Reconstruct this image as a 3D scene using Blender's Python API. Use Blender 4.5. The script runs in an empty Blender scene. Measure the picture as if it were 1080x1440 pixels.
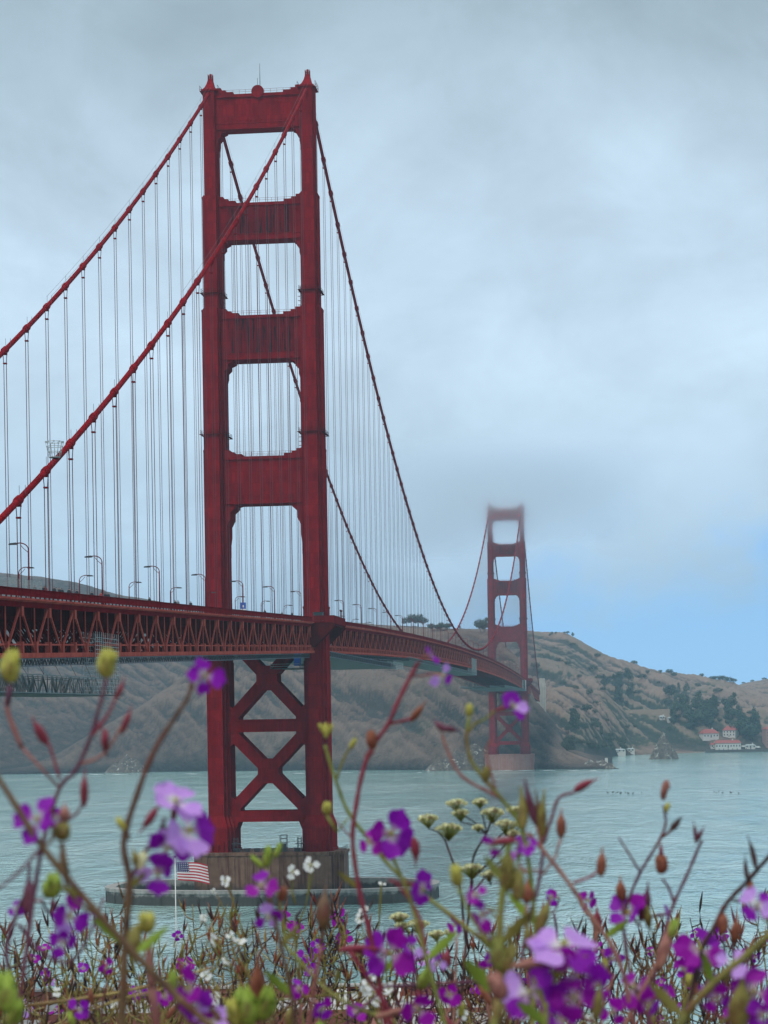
import bpy, math, random
import numpy as np
from mathutils import Vector, Matrix
R = math.radians
SC = bpy.context.scene
COL = SC.collection
random.seed(7)

# ------------------------------------------------------------------ camera
F, EX, EY, EZ, YAW, ROLL, CYP = 3084.8, 98.356, -604.763, 51.53, -0.109, 0.0164, 1000.99
cr, sr = math.cos(ROLL), math.sin(ROLL)
cw, sw = math.cos(YAW), math.sin(YAW)
cam_d = bpy.data.cameras.new("camera")
cam = bpy.data.objects.new("camera", cam_d)
COL.objects.link(cam)
SC.camera = cam
cam_d.sensor_fit = 'AUTO'
cam_d.sensor_width = 36.0
cam_d.lens = F / 1440.0 * 36.0
cam_d.shift_y = (CYP - 720.0) / 1440.0
cam_d.clip_start = 0.05
cam_d.clip_end = 20000
right = Vector((cw, -sw, 0)); fwd = Vector((sw, cw, 0)); up = Vector((0, 0, 1))
c_r = right * cr - up * sr
c_u = right * sr + up * cr
cam.matrix_world = Matrix(((c_r.x, c_u.x, -fwd.x, EX), (c_r.y, c_u.y, -fwd.y, EY),
                           (c_r.z, c_u.z, -fwd.z, EZ), (0, 0, 0, 1)))
cam_d.dof.use_dof = True
cam_d.dof.focus_distance = 500.0
cam_d.dof.aperture_fstop = 28.0

# ------------------------------------------------------------------ render look
SC.render.engine = 'CYCLES'
SC.cycles.use_denoising = True
SC.cycles.volume_bounces = 24
SC.cycles.max_bounces = 26
SC.cycles.diffuse_bounces = 3
SC.cycles.glossy_bounces = 3
SC.cycles.transparent_max_bounces = 16
SC.cycles.volume_step_rate = 1.0
SC.cycles.volume_max_steps = 128
SC.view_settings.view_transform = 'Standard'
SC.view_settings.look = 'None'
SC.view_settings.exposure = 0.06
SC.view_settings.gamma = 1.0

# ------------------------------------------------------------------ node helper
class NT:
    def __init__(s, tree):
        s.t = tree; s.t.nodes.clear()
    def n(s, typ, ins=None, **kw):
        nd = s.t.nodes.new(typ)
        for k, v in kw.items():
            setattr(nd, k, v)
        for k, v in (ins or {}).items():
            sock = nd.inputs[k]
            if isinstance(v, bpy.types.NodeSocket):
                s.t.links.new(v, sock)
            else:
                sock.default_value = v
        return nd
    def math(s, op, a, b=0.0, c=0.0, clamp=False):
        nd = s.n('ShaderNodeMath', {0: a, 1: b, 2: c}, operation=op)
        nd.use_clamp = clamp
        return nd.outputs[0]
    def smooth(s, x, a, b, o0=0.0, o1=1.0):
        nd = s.n('ShaderNodeMapRange', {'Value': x, 'From Min': a, 'From Max': b, 'To Min': o0, 'To Max': o1},
                 interpolation_type='SMOOTHSTEP')
        return nd.outputs[0]
    def lin(s, x, a, b, o0=0.0, o1=1.0):
        nd = s.n('ShaderNodeMapRange', {'Value': x, 'From Min': a, 'From Max': b, 'To Min': o0, 'To Max': o1})
        return nd.outputs[0]
    def mix(s, fac, a, b, blend='MIX'):
        nd = s.n('ShaderNodeMix', data_type='RGBA', blend_type=blend)
        for sock, v in ((nd.inputs[0], fac), (nd.inputs[6], a), (nd.inputs[7], b)):
            if isinstance(v, bpy.types.NodeSocket):
                s.t.links.new(v, sock)
            else:
                sock.default_value = v if not isinstance(v, tuple) or len(v) == 4 else (*v, 1)
        return nd.outputs[2]
    def noise(s, vec, scale, detail=4, rough=0.55, dist=0.0):
        nd = s.n('ShaderNodeTexNoise', {'Vector': vec, 'Scale': scale, 'Detail': detail, 'Roughness': rough, 'Distortion': dist})
        return nd.outputs[0]
    def scale(s, vec, xyz):
        return s.n('ShaderNodeVectorMath', {0: vec, 1: xyz}, operation='MULTIPLY').outputs[0]
    def out(s, shader, sock='Surface', world=False):
        o = s.n('ShaderNodeOutputWorld' if world else 'ShaderNodeOutputMaterial')
        s.t.links.new(shader, o.inputs[sock])

# ------------------------------------------------------------------ world: an overcast deck with one clear gap low in the north-east
SUN_EL, SUN_AZ = R(52), R(205)
w = bpy.data.worlds.new("World"); SC.world = w; w.use_nodes = True
W = NT(w.node_tree)
tc = W.n('ShaderNodeTexCoord').outputs['Generated']
xyz = W.n('ShaderNodeSeparateXYZ', {0: tc})
X = W.math('ADD', W.math('MULTIPLY', xyz.outputs[0], cw), W.math('MULTIPLY', xyz.outputs[1], -sw))
Y = W.math('ADD', W.math('MULTIPLY', xyz.outputs[0], sw), W.math('MULTIPLY', xyz.outputs[1], cw))
az = W.math('ARCTAN2', X, Y)
el = W.math('ARCSINE', xyz.outputs[2])
pv = W.n('ShaderNodeCombineXYZ', {0: az, 1: W.math('MULTIPLY', el, 1.35), 2: 0.3}).outputs[0]
nz1 = W.noise(pv, 6.0, 7, 0.55, 0.5)
nz2 = W.noise(pv, 16.0, 7, 0.6, 0.4)
sky = W.n('ShaderNodeTexSky', sky_type='NISHITA', sun_disc=False, sun_elevation=SUN_EL, sun_rotation=SUN_AZ,
          altitude=50.0, air_density=1.0, dust_density=1.0, ozone_density=1.5)
clear = W.mix(W.lin(el, 0.0, 0.09), (3.4, 6.5, 10.2), (2.3, 5.2, 9.7))
clear = W.mix(0.06, clear, sky.outputs[0])
low = (4.5, 6.2, 7.9); mid = (5.6, 7.1, 8.5); top = (3.6, 4.7, 5.5); zen = (10.0, 10.8, 11.6)
cl = W.mix(W.smooth(el, 0.02, 0.16), low, mid)
cl = W.mix(W.smooth(el, 0.20, 0.33), cl, top)
cl = W.mix(W.smooth(el, 0.45, 0.8), cl, zen)
shade = W.math('ADD', W.lin(nz1, 0.3, 0.7, 0.82, 1.15), W.lin(nz2, 0.3, 0.7, -0.075, 0.075))
cl = W.n('ShaderNodeVectorMath', {0: cl, 3: shade}, operation='SCALE').outputs[0]
edge = W.math('ADD', W.math('MULTIPLY', az, 0.26), 0.030)
edge = W.math('MINIMUM', edge, 0.12)
edge = W.math('SUBTRACT', edge, W.smooth(az, 0.055, -0.02, 0.0, 0.09))
edge = W.math('ADD', edge, W.lin(nz2, 0.3, 0.7, -0.022, 0.022))
mask = W.smooth(W.math('SUBTRACT', el, edge), -0.030, 0.026)
mask = W.math('MAXIMUM', mask, W.smooth(W.math('ABSOLUTE', az), 0.9, 1.4))
skyc = W.mix(mask, clear, cl)
bg = W.n('ShaderNodeBackground', {'Color': skyc, 'Strength': 0.1})
W.out(bg.outputs[0], world=True)

# ------------------------------------------------------------------ sun, softened by the overcast
sd = bpy.data.lights.new("sun", 'SUN'); sd.energy = 1.5; sd.angle = R(14); sd.color = (1.0, 0.95, 0.88)
sun = bpy.data.objects.new("sun", sd); COL.objects.link(sun)
sdir = Vector((math.sin(SUN_AZ) * math.cos(SUN_EL), math.cos(SUN_AZ) * math.cos(SUN_EL), math.sin(SUN_EL)))
sun.rotation_euler = sdir.to_track_quat('Z', 'Y').to_euler()
sun.location = (0, -300, 400)

# ------------------------------------------------------------------ picture <-> place helpers (used to survey the place from the photograph)
def ray(px, py):
    u = (px - 540) * cr - (py - CYP) * sr; v = (px - 540) * sr + (py - CYP) * cr
    return u / F, v / F
def at(px, py, Z):
    t, d = ray(px, py)
    return Vector((EX + Z * (t * cw + sw), EY + Z * (-t * sw + cw), EZ - d * Z))
def world_of(t, Z, h=0.0):
    return Vector((EX + Z * (t * cw + sw), EY + Z * (-t * sw + cw), h))

# ------------------------------------------------------------------ mesh builder
class MB:
    def __init__(s): s.v = []; s.f = []; s.m = []; s.sm = []
    def face(s, idx, m=0, sm=False): s.f.append(idx); s.m.append(m); s.sm.append(sm)
    def box(s, x0, x1, y0, y1, z0, z1, m=0):
        b = len(s.v)
        s.v += [(x0, y0, z0), (x1, y0, z0), (x1, y1, z0), (x0, y1, z0), (x0, y0, z1), (x1, y0, z1), (x1, y1, z1), (x0, y1, z1)]
        for q in ((0, 3, 2, 1), (4, 5, 6, 7), (0, 1, 5, 4), (1, 2, 6, 5), (2, 3, 7, 6), (3, 0, 4, 7)):
            s.face([b + i for i in q], m)
    def beam(s, p, q, wd, ht, m=0, upv=(0, 0, 1)):
        p = Vector(p); q = Vector(q); d = (q - p).normalized(); u = Vector(upv)
        sd_ = d.cross(u)
        if sd_.length < 1e-4: sd_ = d.cross(Vector((1, 0, 0)))
        sd_.normalize(); u = sd_.cross(d).normalized()
        a = sd_ * wd / 2; c = u * ht / 2; b = len(s.v)
        for o in (p, q):
            s.v += [tuple(o - a - c), tuple(o + a - c), tuple(o + a + c), tuple(o - a + c)]
        for qd in ((3, 2, 1, 0), (4, 5, 6, 7), (0, 1, 5, 4), (1, 2, 6, 5), (2, 3, 7, 6), (3, 0, 4, 7)):
            s.face([b + i for i in qd], m)
    def tube(s, pts, rad, n=8, m=0, cap=True, sm=True):
        pts = [Vector(p) for p in pts]; k = len(pts)
        if not hasattr(rad, '__len__'): rad = [rad] * k
        b = len(s.v); ref = None
        for i in range(k):
            d = (pts[min(i + 1, k - 1)] - pts[max(i - 1, 0)])
            d = d.normalized() if d.length > 1e-9 else Vector((0, 0, 1))
            if ref is None:
                ref = d.orthogonal().normalized()
            else:
                ref = ref - d * ref.dot(d)
                ref = ref.normalized() if ref.length > 1e-6 else d.orthogonal().normalized()
            bn = d.cross(ref)
            for j in range(n):
                a = 2 * math.pi * j / n
                s.v.append(tuple(pts[i] + (ref * math.cos(a) + bn * math.sin(a)) * rad[i]))
        for i in range(k - 1):
            for j in range(n):
                j2 = (j + 1) % n
                s.face([b + i * n + j, b + i * n + j2, b + (i + 1) * n + j2, b + (i + 1) * n + j], m, sm)
        if cap:
            s.face([b + j for j in range(n)][::-1], m); s.face([b + (k - 1) * n + j for j in range(n)], m)
    def prism(s, poly, z0, z1, axis='z', m=0, poly1=None):
        """extrude a polygon (CCW) along an axis; poly1: another outline at the far end"""
        poly1 = poly1 or poly
        def P(a, c, z):
            return (a, c, z) if axis == 'z' else ((a, z, c) if axis == 'y' else (z, a, c))
        b = len(s.v); n = len(poly)
        s.v += [P(a, c, z0) for a, c in poly] + [P(a, c, z1) for a, c in poly1]
        flip = axis == 'y'
        e0 = list(range(b, b + n)); e1 = list(range(b + n, b + 2 * n))
        s.face(e0 if flip else e0[::-1], m); s.face(e1[::-1] if flip else e1, m)
        for i in range(n):
            j = (i + 1) % n
            q = [b + i, b + j, b + n + j, b + n + i]
            s.face(q[::-1] if flip else q, m)
    def mesh(s, name, mats):
        me = bpy.data.meshes.new(name)
        me.from_pydata(s.v, [], s.f)
        for mt in (mats if isinstance(mats, (list, tuple)) else [mats]): me.materials.append(mt)
        me.polygons.foreach_set('material_index', s.m)
        me.polygons.foreach_set('use_smooth', s.sm)
        me.update()
        return me
    def build(s, name, mats, parent=None):
        return obj(name, s.mesh(name, mats), parent)

def obj(name, data, parent=None):
    o = bpy.data.objects.new(name, data); COL.objects.link(o)
    if parent is not None:
        o.parent = parent
    return o
def tag(o, label=None, cat=None, group=None, kind=None):
    if label: o['label'] = label
    if cat: o['category'] = cat
    if group: o['group'] = group
    if kind: o['kind'] = kind
    return o
def thing(name, label, cat, loc=(0, 0, 0), rz=0.0, group=None):
    o = bpy.data.objects.new(name, None); COL.objects.link(o)
    o.empty_display_size = 0.1
    o.location = loc; o.rotation_euler = (0, 0, rz)
    return tag(o, label, cat, group)
KIDS = {}
def copy_tree(o, parent=None):
    c = o.copy(); COL.objects.link(c)
    if parent is not None: c.parent = parent
    for ch in list(o.children): copy_tree(ch, c)
    return c

# ------------------------------------------------------------------ materials
def principled(N, **ins):
    return N.n('ShaderNodeBsdfPrincipled', ins)
def new_mat(name):
    m = bpy.data.materials.new(name); m.use_nodes = True
    return m, NT(m.node_tree)
def paint(name, c0, c1, rough=0.55, streak=0.0, streak_col=(0.02, 0.012, 0.012), scale=0.25, bump=0.0, metal=0.0):
    """painted steel: broad tonal wear, optional vertical dark streaks"""
    m, N = new_mat(name)
    pos = N.n('ShaderNodeTexCoord').outputs['Object']
    n1 = N.noise(pos, scale, 6, 0.6)
    n2 = N.noise(N.scale(pos, (1, 1, 0.12)), scale * 4, 5, 0.6)
    col = N.mix(N.lin(N.math('ADD', N.math('MULTIPLY', n1, 1.4), N.math('MULTIPLY', n2, 0.6)), 0.7, 1.3), c0, c1)
    q = N.n('ShaderNodeSeparateXYZ', {0: pos})
    pv_ = N.n('ShaderNodeCombineXYZ', {0: N.math('ADD', q.outputs[0], q.outputs[1]), 1: q.outputs[2], 2: 0.0}).outputs[0]
    br = N.n('ShaderNodeTexBrick', {'Vector': pv_, 'Color1': (0.78, 0.78, 0.80, 1), 'Color2': (1.12, 1.10, 1.10, 1), 'Mortar': (0.55, 0.55, 0.58, 1), 'Scale': 1.0, 'Mortar Size': 0.035, 'Brick Width': 1.07, 'Row Height': 3.3, 'Bias': 0.0})
    col = N.mix(0.8, col, br.outputs[0], 'MULTIPLY')
    if streak > 0:
        n3 = N.noise(N.scale(pos, (1.0, 1.0, 0.06)), 1.3, 5, 0.65)
        n4 = N.noise(pos, 0.12, 3)
        k = N.math('MULTIPLY', N.smooth(n3, 0.50, 0.60), N.smooth(n4, 0.36, 0.5))
        col = N.mix(N.math('MULTIPLY', k, streak), col, streak_col)
    b = principled(N, **{'Base Color': col, 'Roughness': rough, 'Metallic': metal, 'Specular IOR Level': 0.0})
    if bump > 0:
        bp = N.n('ShaderNodeBump', {'Height': N.noise(pos, 2.0, 5), 'Strength': bump, 'Distance': 0.1})
        N.t.links.new(bp.outputs[0], b.inputs['Normal'])
    N.out(b.outputs[0]); return m
def plain(name, c, rough=0.6, var=0.15, scale=3.0, trans=0.0, metal=0.0):
    m, N = new_mat(name)
    pos = N.n('ShaderNodeTexCoord').outputs['Object']
    lo = tuple(x * (1 - var) for x in c); hi = tuple(min(1, x * (1 + var)) for x in c)
    col = N.mix(N.lin(N.noise(pos, scale, 4), 0.3, 0.7), lo, hi)
    b = principled(N, **{'Base Color': col, 'Roughness': rough, 'Metallic': metal})
    N.out(b.outputs[0]); return m

RED = paint("bridge_paint", (0.160, 0.0050, 0.0095), (0.250, 0.0100, 0.0140), 0.5, 0.18)
RED_STREAK = paint("weathered_bridge_paint", (0.12, 0.008, 0.013), (0.19, 0.012, 0.018), 0.6, 1.0)
RED_RAIL = paint("rail_paint", (0.120, 0.006, 0.010), (0.175, 0.010, 0.013), 0.5, 0.1)
RED_LIT = paint("lit_bridge_paint", (0.31, 0.058, 0.046), (0.42, 0.095, 0.070), 0.45)  # bridge red made lighter: light caught by truss members is in the colour
RED_SHADED = paint("shaded_bridge_paint", (0.07, 0.007, 0.008), (0.10, 0.010, 0.010), 0.7)  # bridge red darkened: the shade under the deck is put into the colour
ROPE = plain("suspender_rope", (0.10, 0.012, 0.016), 0.5, 0.1)
STEEL = plain("dark_steel", (0.035, 0.035, 0.04), 0.5)
ASPHALT = plain("asphalt", (0.05, 0.05, 0.052), 0.9, 0.2, 0.6)
GREYSTEEL = plain("galvanised_steel", (0.32, 0.36, 0.35), 0.5, 0.2)
PALE = plain("pale_platform_paint", (0.10, 0.135, 0.13), 0.6, 0.2)
BLUE = plain("blue_sheet", (0.03, 0.10, 0.42), 0.5)
WHITE = plain("white_paint", (0.72, 0.72, 0.68), 0.6, 0.06)

def concrete(name, c0, c1, stain=(0.10, 0.045, 0.035), amount=0.7):
    m, N = new_mat(name)
    pos = N.n('ShaderNodeTexCoord').outputs['Object']
    n1 = N.noise(pos, 0.35, 7, 0.65)
    col = N.mix(N.lin(n1, 0.3, 0.7), c0, c1)
    st = N.noise(N.scale(pos, (1, 1, 0.07)), 0.9, 5, 0.6)
    col = N.mix(N.math('MULTIPLY', N.smooth(st, 0.42, 0.64), amount), col, stain)
    b = principled(N, **{'Base Color': col, 'Roughness': 0.9})
    bp = N.n('ShaderNodeBump', {'Height': n1, 'Strength': 0.4, 'Distance': 0.3})
    N.t.links.new(bp.outputs[0], b.inputs['Normal'])
    N.out(b.outputs[0]); return m
PIER = concrete("pier_concrete", (0.125, 0.068, 0.042), (0.230, 0.135, 0.090), (0.070, 0.022, 0.015), 0.85)
PIER_NORTH = concrete("salmon_pier_concrete", (0.26, 0.14, 0.11), (0.34, 0.20, 0.17), (0.30, 0.09, 0.07), 0.6)
FENDER = concrete("fender_concrete", (0.24, 0.24, 0.22), (0.38, 0.37, 0.34), (0.12, 0.11, 0.10), 0.4)
PYLON = concrete("pylon_concrete", (0.36, 0.34, 0.30), (0.46, 0.44, 0.40), (0.25, 0.22, 0.18), 0.4)
def wet_band(m, z0, z1, c):
    """dark tide band on a concrete face: rebuilds the base colour with a stained foot"""
    N = NT.__new__(NT); N.t = m.node_tree
    b_ = [n_ for n_ in m.node_tree.nodes if n_.type == 'BSDF_PRINCIPLED'][0]
    src = b_.inputs['Base Color'].links[0].from_socket
    pos = N.n('ShaderNodeTexCoord').outputs['Object']; z = N.n('ShaderNodeSeparateXYZ', {0: pos}).outputs[2]
    k = N.smooth(N.math('ADD', z, N.lin(N.noise(pos, 0.5, 4), 0.3, 0.7, -0.7, 0.7)), z1, z0)
    N.t.links.new(N.mix(N.math('MULTIPLY', k, 0.85), src, c), b_.inputs['Base Color'])
wet_band(FENDER, 2.2, 3.5, (0.016, 0.020, 0.018))
wet_band(PIER, 2.5, 5.5, (0.03, 0.028, 0.022))
# ================================================================== WATER
def water_material():
    m, N = new_mat("bay_water")
    pos = N.n('ShaderNodeTexCoord').outputs['Object']
    big = N.noise(N.scale(pos, (0.45, 1.0, 1)), 0.008, 6, 0.62, 1.0)
    patch = N.noise(N.scale(pos, (1, 0.6, 1)), 0.022, 3, 0.5)
    col = N.mix(N.lin(big, 0.34, 0.66), (0.235, 0.425, 0.395), (0.430, 0.580, 0.535))
    lng = N.noise(N.scale(pos, (0.5, 0.16, 1)), 0.10, 5, 0.65, 0.8)
    col = N.mix(N.lin(lng, 0.32, 0.68, 0.0, 0.6), col, (0.115, 0.275, 0.275))
    b = principled(N, **{'Roughness': 0.10, 'IOR': 1.33})
    # scattered whitecaps
    wc = N.noise(N.scale(pos, (0.35, 1.0, 1)), 0.26, 5, 0.6)
    cap = N.math('MULTIPLY', N.smooth(wc, 0.700, 0.735), N.smooth(patch, 0.50, 0.62))
    col = N.mix(cap, col, (0.62, 0.70, 0.70))
    N.t.links.new(col, b.inputs['Base Color'])
    swell = N.noise(N.scale(pos, (0.8, 0.55, 1)), 0.085, 3, 0.55, 0.8)
    chop = N.noise(N.scale(pos, (0.8, 0.55, 1)), 0.27, 3, 0.55, 0.8)
    ht = N.math('ADD', N.math('ADD', N.math('MULTIPLY', swell, 2.4), N.math('MULTIPLY', chop, 1.1)), N.math('MULTIPLY', lng, 4.0))
    st = N.math('MULTIPLY', N.lin(patch, 0.3, 0.7, 0.35, 0.75), N.lin(big, 0.35, 0.65, 0.75, 1.25))
    bp = N.n('ShaderNodeBump', {'Height': ht, 'Strength': st, 'Distance': 1.0})
    N.t.links.new(bp.outputs[0], b.inputs['Normal'])
    N.out(b.outputs[0]); return m
mb = MB()
mb.v = [(-2200, -720, 0), (2200, -720, 0), (2200, 4600, 0), (-2200, 4600, 0)]; mb.face([0, 1, 2, 3])
tag(mb.build("water", water_material()), kind='structure')

# ================================================================== TERRAIN across the strait
rng = np.random.RandomState(11)
TAB = rng.rand(512, 512).astype(np.float64)
def vnoise(x, y):
    xi = np.floor(x).astype(int); yi = np.floor(y).astype(int)
    fx = x - xi; fy = y - yi
    fx = fx * fx * fx * (fx * (fx * 6 - 15) + 10); fy = fy * fy * fy * (fy * (fy * 6 - 15) + 10)
    a = TAB[xi & 511, yi & 511]; b = TAB[(xi + 1) & 511, yi & 511]
    c = TAB[xi & 511, (yi + 1) & 511]; d = TAB[(xi + 1) & 511, (yi + 1) & 511]
    return (a * (1 - fx) + b * fx) * (1 - fy) + (c * (1 - fx) + d * fx) * fy
def fbm(x, y, oct=5, g=0.5, ridged=False):
    s = 0; a = 1; tot = 0
    for i in range(oct):
        n = vnoise(x + 17.3 * i, y + 9.1 * i)
        if ridged: n = 1 - np.abs(2 * n - 1)
        s = s + a * n; tot += a; a *= g; x = x * 2.03; y = y * 2.03
    return s / tot
NT_, NZ_ = 1250, 300
tt = np.linspace(-0.27, 0.27, NT_)
zz = 1835 + (4700 - 1835) * np.linspace(0, 1, NZ_) ** 1.55
TT, ZZ = np.meshgrid(tt, zz, indexing='ij')
EE = EX + ZZ * (TT * cw + sw); SS = EY + ZZ * (-TT * sw + cw)
def crest(poly):
    """(px, py, Z) -> t, h, Z"""
    a = []
    for px, py, Z in poly:
        t, d = ray(px, py); a.append((t, EZ - d * Z, Z))
    a.sort(); a = np.array(a)
    return np.interp(tt, a[:, 0], a[:, 1]), np.interp(tt, a[:, 0], a[:, 2])
def foot(poly):
    a = np.array(sorted(((px - 540) / F, Z) for px, Z in poly))
    return np.interp(tt, a[:, 0], a[:, 1])
def layer(cr_poly, ft_poly, power, amp, fr, seed, fall=900, t0=None, t1=None, soft=0.004, rid=True, skew=0.6):
    h, zc = crest(cr_poly); zf = foot(ft_poly)
    h = h[:, None]; zc = zc[:, None]; zf = zf[:, None]
    zc = np.maximum(zc, zf + 15)
    p = (ZZ - zf) / (zc - zf)
    pc = np.clip(p, 0, 1)
    base = h * pc ** power
    back = np.clip((ZZ - zc) / fall, 0, 1)
    base = base * (1 - 0.75 * back ** 1.5)
    n = fbm((EE + skew * SS) * fr + seed, (SS * 0.45) * fr + seed * 2, 6, 0.55, rid) - 0.55
    fine = fbm((EE + skew * SS) * fr * 5 + seed, SS * fr * 1.3, 4, 0.55, True) - 0.55
    wgt = np.clip(4 * pc * (1 - pc), 0, 1) ** 0.6 * np.clip(h / 60, 0.15, 1)
    r = base + (amp * n + amp * 0.36 * fine) * wgt
    r = np.where(p < 0, -4 + p * 30, r)
    if t0 is not None: r = np.where(TT < t0, -20, r)
    if t1 is not None: r = np.where(TT > t1, -20, r)
    return r
far_left = layer([(-400, 795, 3000), (0, 805, 3000), (60, 811, 3000), (120, 822, 3000), (165, 835, 3000), (230, 846, 3000), (300, 858, 3000), (500, 876, 2900), (700, 888, 2800), (740, 960, 2700), (780, 1000, 2600)],
                 [(-400, 2040), (0, 2030), (200, 2150), (500, 2300), (780, 2500)], 0.85, 26, 0.008, 3.3, soft=0)
cliff = layer([(-300, 1087, 2040), (0, 1083, 2035), (40, 1078, 2040), (87, 1058, 2060), (140, 1025, 2090), (200, 992, 2120), (262, 948, 2160), (300, 905, 2200), (340, 882, 2260), (480, 880, 2260), (600, 884, 2220), (690, 889, 2160), (728, 925, 2090), (752, 985, 2010), (780, 1018, 1965), (797, 1056, 1910), (833, 1070, 1885), (858, 1079, 1872), (868, 1084, 1870)],
              [(-300, 2000), (0, 2000), (150, 2005), (330, 1990), (480, 1955), (640, 1895), (680, 1885), (760, 1878), (800, 1862), (868, 1858)], 0.72, 34, 0.010, 8.1, t1=(869 - 540) / F)
spur = layer([(760, 1000, 2300), (775, 968, 2400), (800, 966, 2450), (849, 973, 2600), (889, 1008, 2620), (938, 1036, 2640), (978, 1050, 2640), (1010, 1058, 2600)],
             [(760, 2120), (820, 2150), (850, 2280), (880, 2380), (1010, 2480)], 0.8, 30, 0.012, 5.7, t0=(752 - 540) / F)
range_ = layer([(640, 884, 3300), (700, 884, 3300), (745, 887, 3300), (795, 891, 3300), (820, 905, 3300), (849, 920, 3300), (884, 934, 3350), (938, 947, 3500), (985, 955, 3600), (1035, 963, 3700), (1060, 976, 3700), (1150, 988, 3700), (1400, 990, 3700)],
               [(640, 2400), (760, 2350), (860, 2400), (900, 2490), (1000, 2500), (1080, 2525), (1400, 2560)], 1.05, 60, 0.006, 1.9, t0=(640 - 540) / F)
east = layer([(960, 998, 4100), (1000, 978, 4150), (1030, 966, 4200), (1052, 960, 4200), (1080, 955, 4200), (1150, 944, 4200), (1400, 930, 4200)],
             [(960, 2900), (1000, 2560), (1400, 2600)], 1.3, 44, 0.006, 6.2, t0=(955 - 540) / F)
HH = np.maximum.reduce([far_left, cliff, spur, range_, east])
HH += np.where(HH > 2, (fbm(EE * 0.09, SS * 0.09, 4, 0.6) - 0.5) * 3.0 * np.clip(HH / 20, 0, 1), 0)
HH = np.maximum(HH, -4)
U_ = F * TT; V_ = F * (EZ - HH) / ZZ
PXG = 540 + U_ * cr + V_ * sr; PYG = CYP - U_ * sr + V_ * cr
def blur(A, k):
    for ax in (0, 1):
        c_ = np.cumsum(np.pad(A, [(k + 1, k) if i == ax else (0, 0) for i in (0, 1)], mode='edge'), axis=ax)
        A = (np.take(c_, range(2 * k + 1, c_.shape[ax]), ax) - np.take(c_, range(0, c_.shape[ax] - 2 * k - 1), ax)) / (2 * k + 1)
    return A
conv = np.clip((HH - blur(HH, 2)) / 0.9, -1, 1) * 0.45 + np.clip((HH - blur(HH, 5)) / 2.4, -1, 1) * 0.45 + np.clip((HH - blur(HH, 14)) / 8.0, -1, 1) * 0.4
def blob(px, py, rx, ry):
    return np.exp(-(((PXG - px) / rx) ** 2 + ((PYG - py) / ry) ** 2))
# vegetation cover (0 bare dry slope .. 1 dark scrub), surveyed patch by patch
veg = 0.55 * blob(865, 962, 28, 34) + 0.9 * blob(880, 985, 30, 22) + 0.7 * blob(955, 985, 26, 16) + 0.9 * blob(930, 1015, 55, 22) + 0.9 * blob(1010, 1010, 70, 18) \
    + 0.8 * blob(795, 925, 55, 30) + 0.55 * blob(720, 915, 60, 30) + 0.9 * blob(860, 1040, 60, 14) + 0.8 * blob(835, 1047, 60, 10) + 0.5 * blob(1005, 965, 26, 10) \
    + 0.8 * blob(815, 1025, 18, 16) + 0.45 * blob(905, 1000, 60, 40)

vn = fbm(EE * 0.02, SS * 0.02, 5, 0.6)
veg = np.clip(veg * (0.25 + vn) + np.clip((vn - 0.56) * 4.0, 0, 1) * 0.7, 0, 1)
# rock: steep sea cliff bands
slope = np.abs(np.gradient(HH, axis=1) / np.gradient(ZZ, axis=1))
rock = np.clip((slope - 0.55) * 2.0, 0, 1) * np.clip(1.5 - HH / 90, 0, 1)
wet = np.clip(1 - HH / 9.0, 0, 1) * np.clip((cliff >= HH - 8), 0, 1)
wet = np.clip(wet + (1.0 * blob(768, 1035, 24, 46) + 0.8 * blob(690, 1055, 40, 26) + 0.5 * blob(250, 1075, 90, 12)) * (0.35 + 0.9 * vn) * (cliff >= HH - 4), 0, 0.9)
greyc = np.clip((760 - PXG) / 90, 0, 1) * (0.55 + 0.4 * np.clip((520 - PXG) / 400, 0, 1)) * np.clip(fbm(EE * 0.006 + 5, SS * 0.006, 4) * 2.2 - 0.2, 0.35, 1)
def terrain_mesh():
    me = bpy.data.meshes.new("hills")
    co = np.stack([EE, SS, HH], -1).reshape(-1, 3).astype(np.float32)
    i = np.arange(NT_ * NZ_).reshape(NT_, NZ_)
    q = np.stack([i[:-1, :-1], i[1:, :-1], i[1:, 1:], i[:-1, 1:]], -1).reshape(-1, 4)
    hv = HH.reshape(-1); keep = (hv[q].max(1) > -2.5); q = q[keep]
    me.vertices.add(len(co)); me.vertices.foreach_set('co', co.ravel())
    me.loops.add(q.size); me.loops.foreach_set('vertex_index', q.ravel().astype(np.int32))
    me.polygons.add(len(q)); me.polygons.foreach_set('loop_start', np.arange(0, q.size, 4, dtype=np.int32))
    me.polygons.foreach_set('loop_total', np.full(len(q), 4, dtype=np.int32))
    me.polygons.foreach_set('use_smooth', np.ones(len(q), dtype=bool))
    me.update()
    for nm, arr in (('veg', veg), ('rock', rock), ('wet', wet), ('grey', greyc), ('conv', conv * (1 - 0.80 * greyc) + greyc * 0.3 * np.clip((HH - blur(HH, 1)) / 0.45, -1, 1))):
        a = me.attributes.new(nm, 'FLOAT', 'POINT'); a.data.foreach_set('value', arr.reshape(-1).astype(np.float32))
    return me
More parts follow.
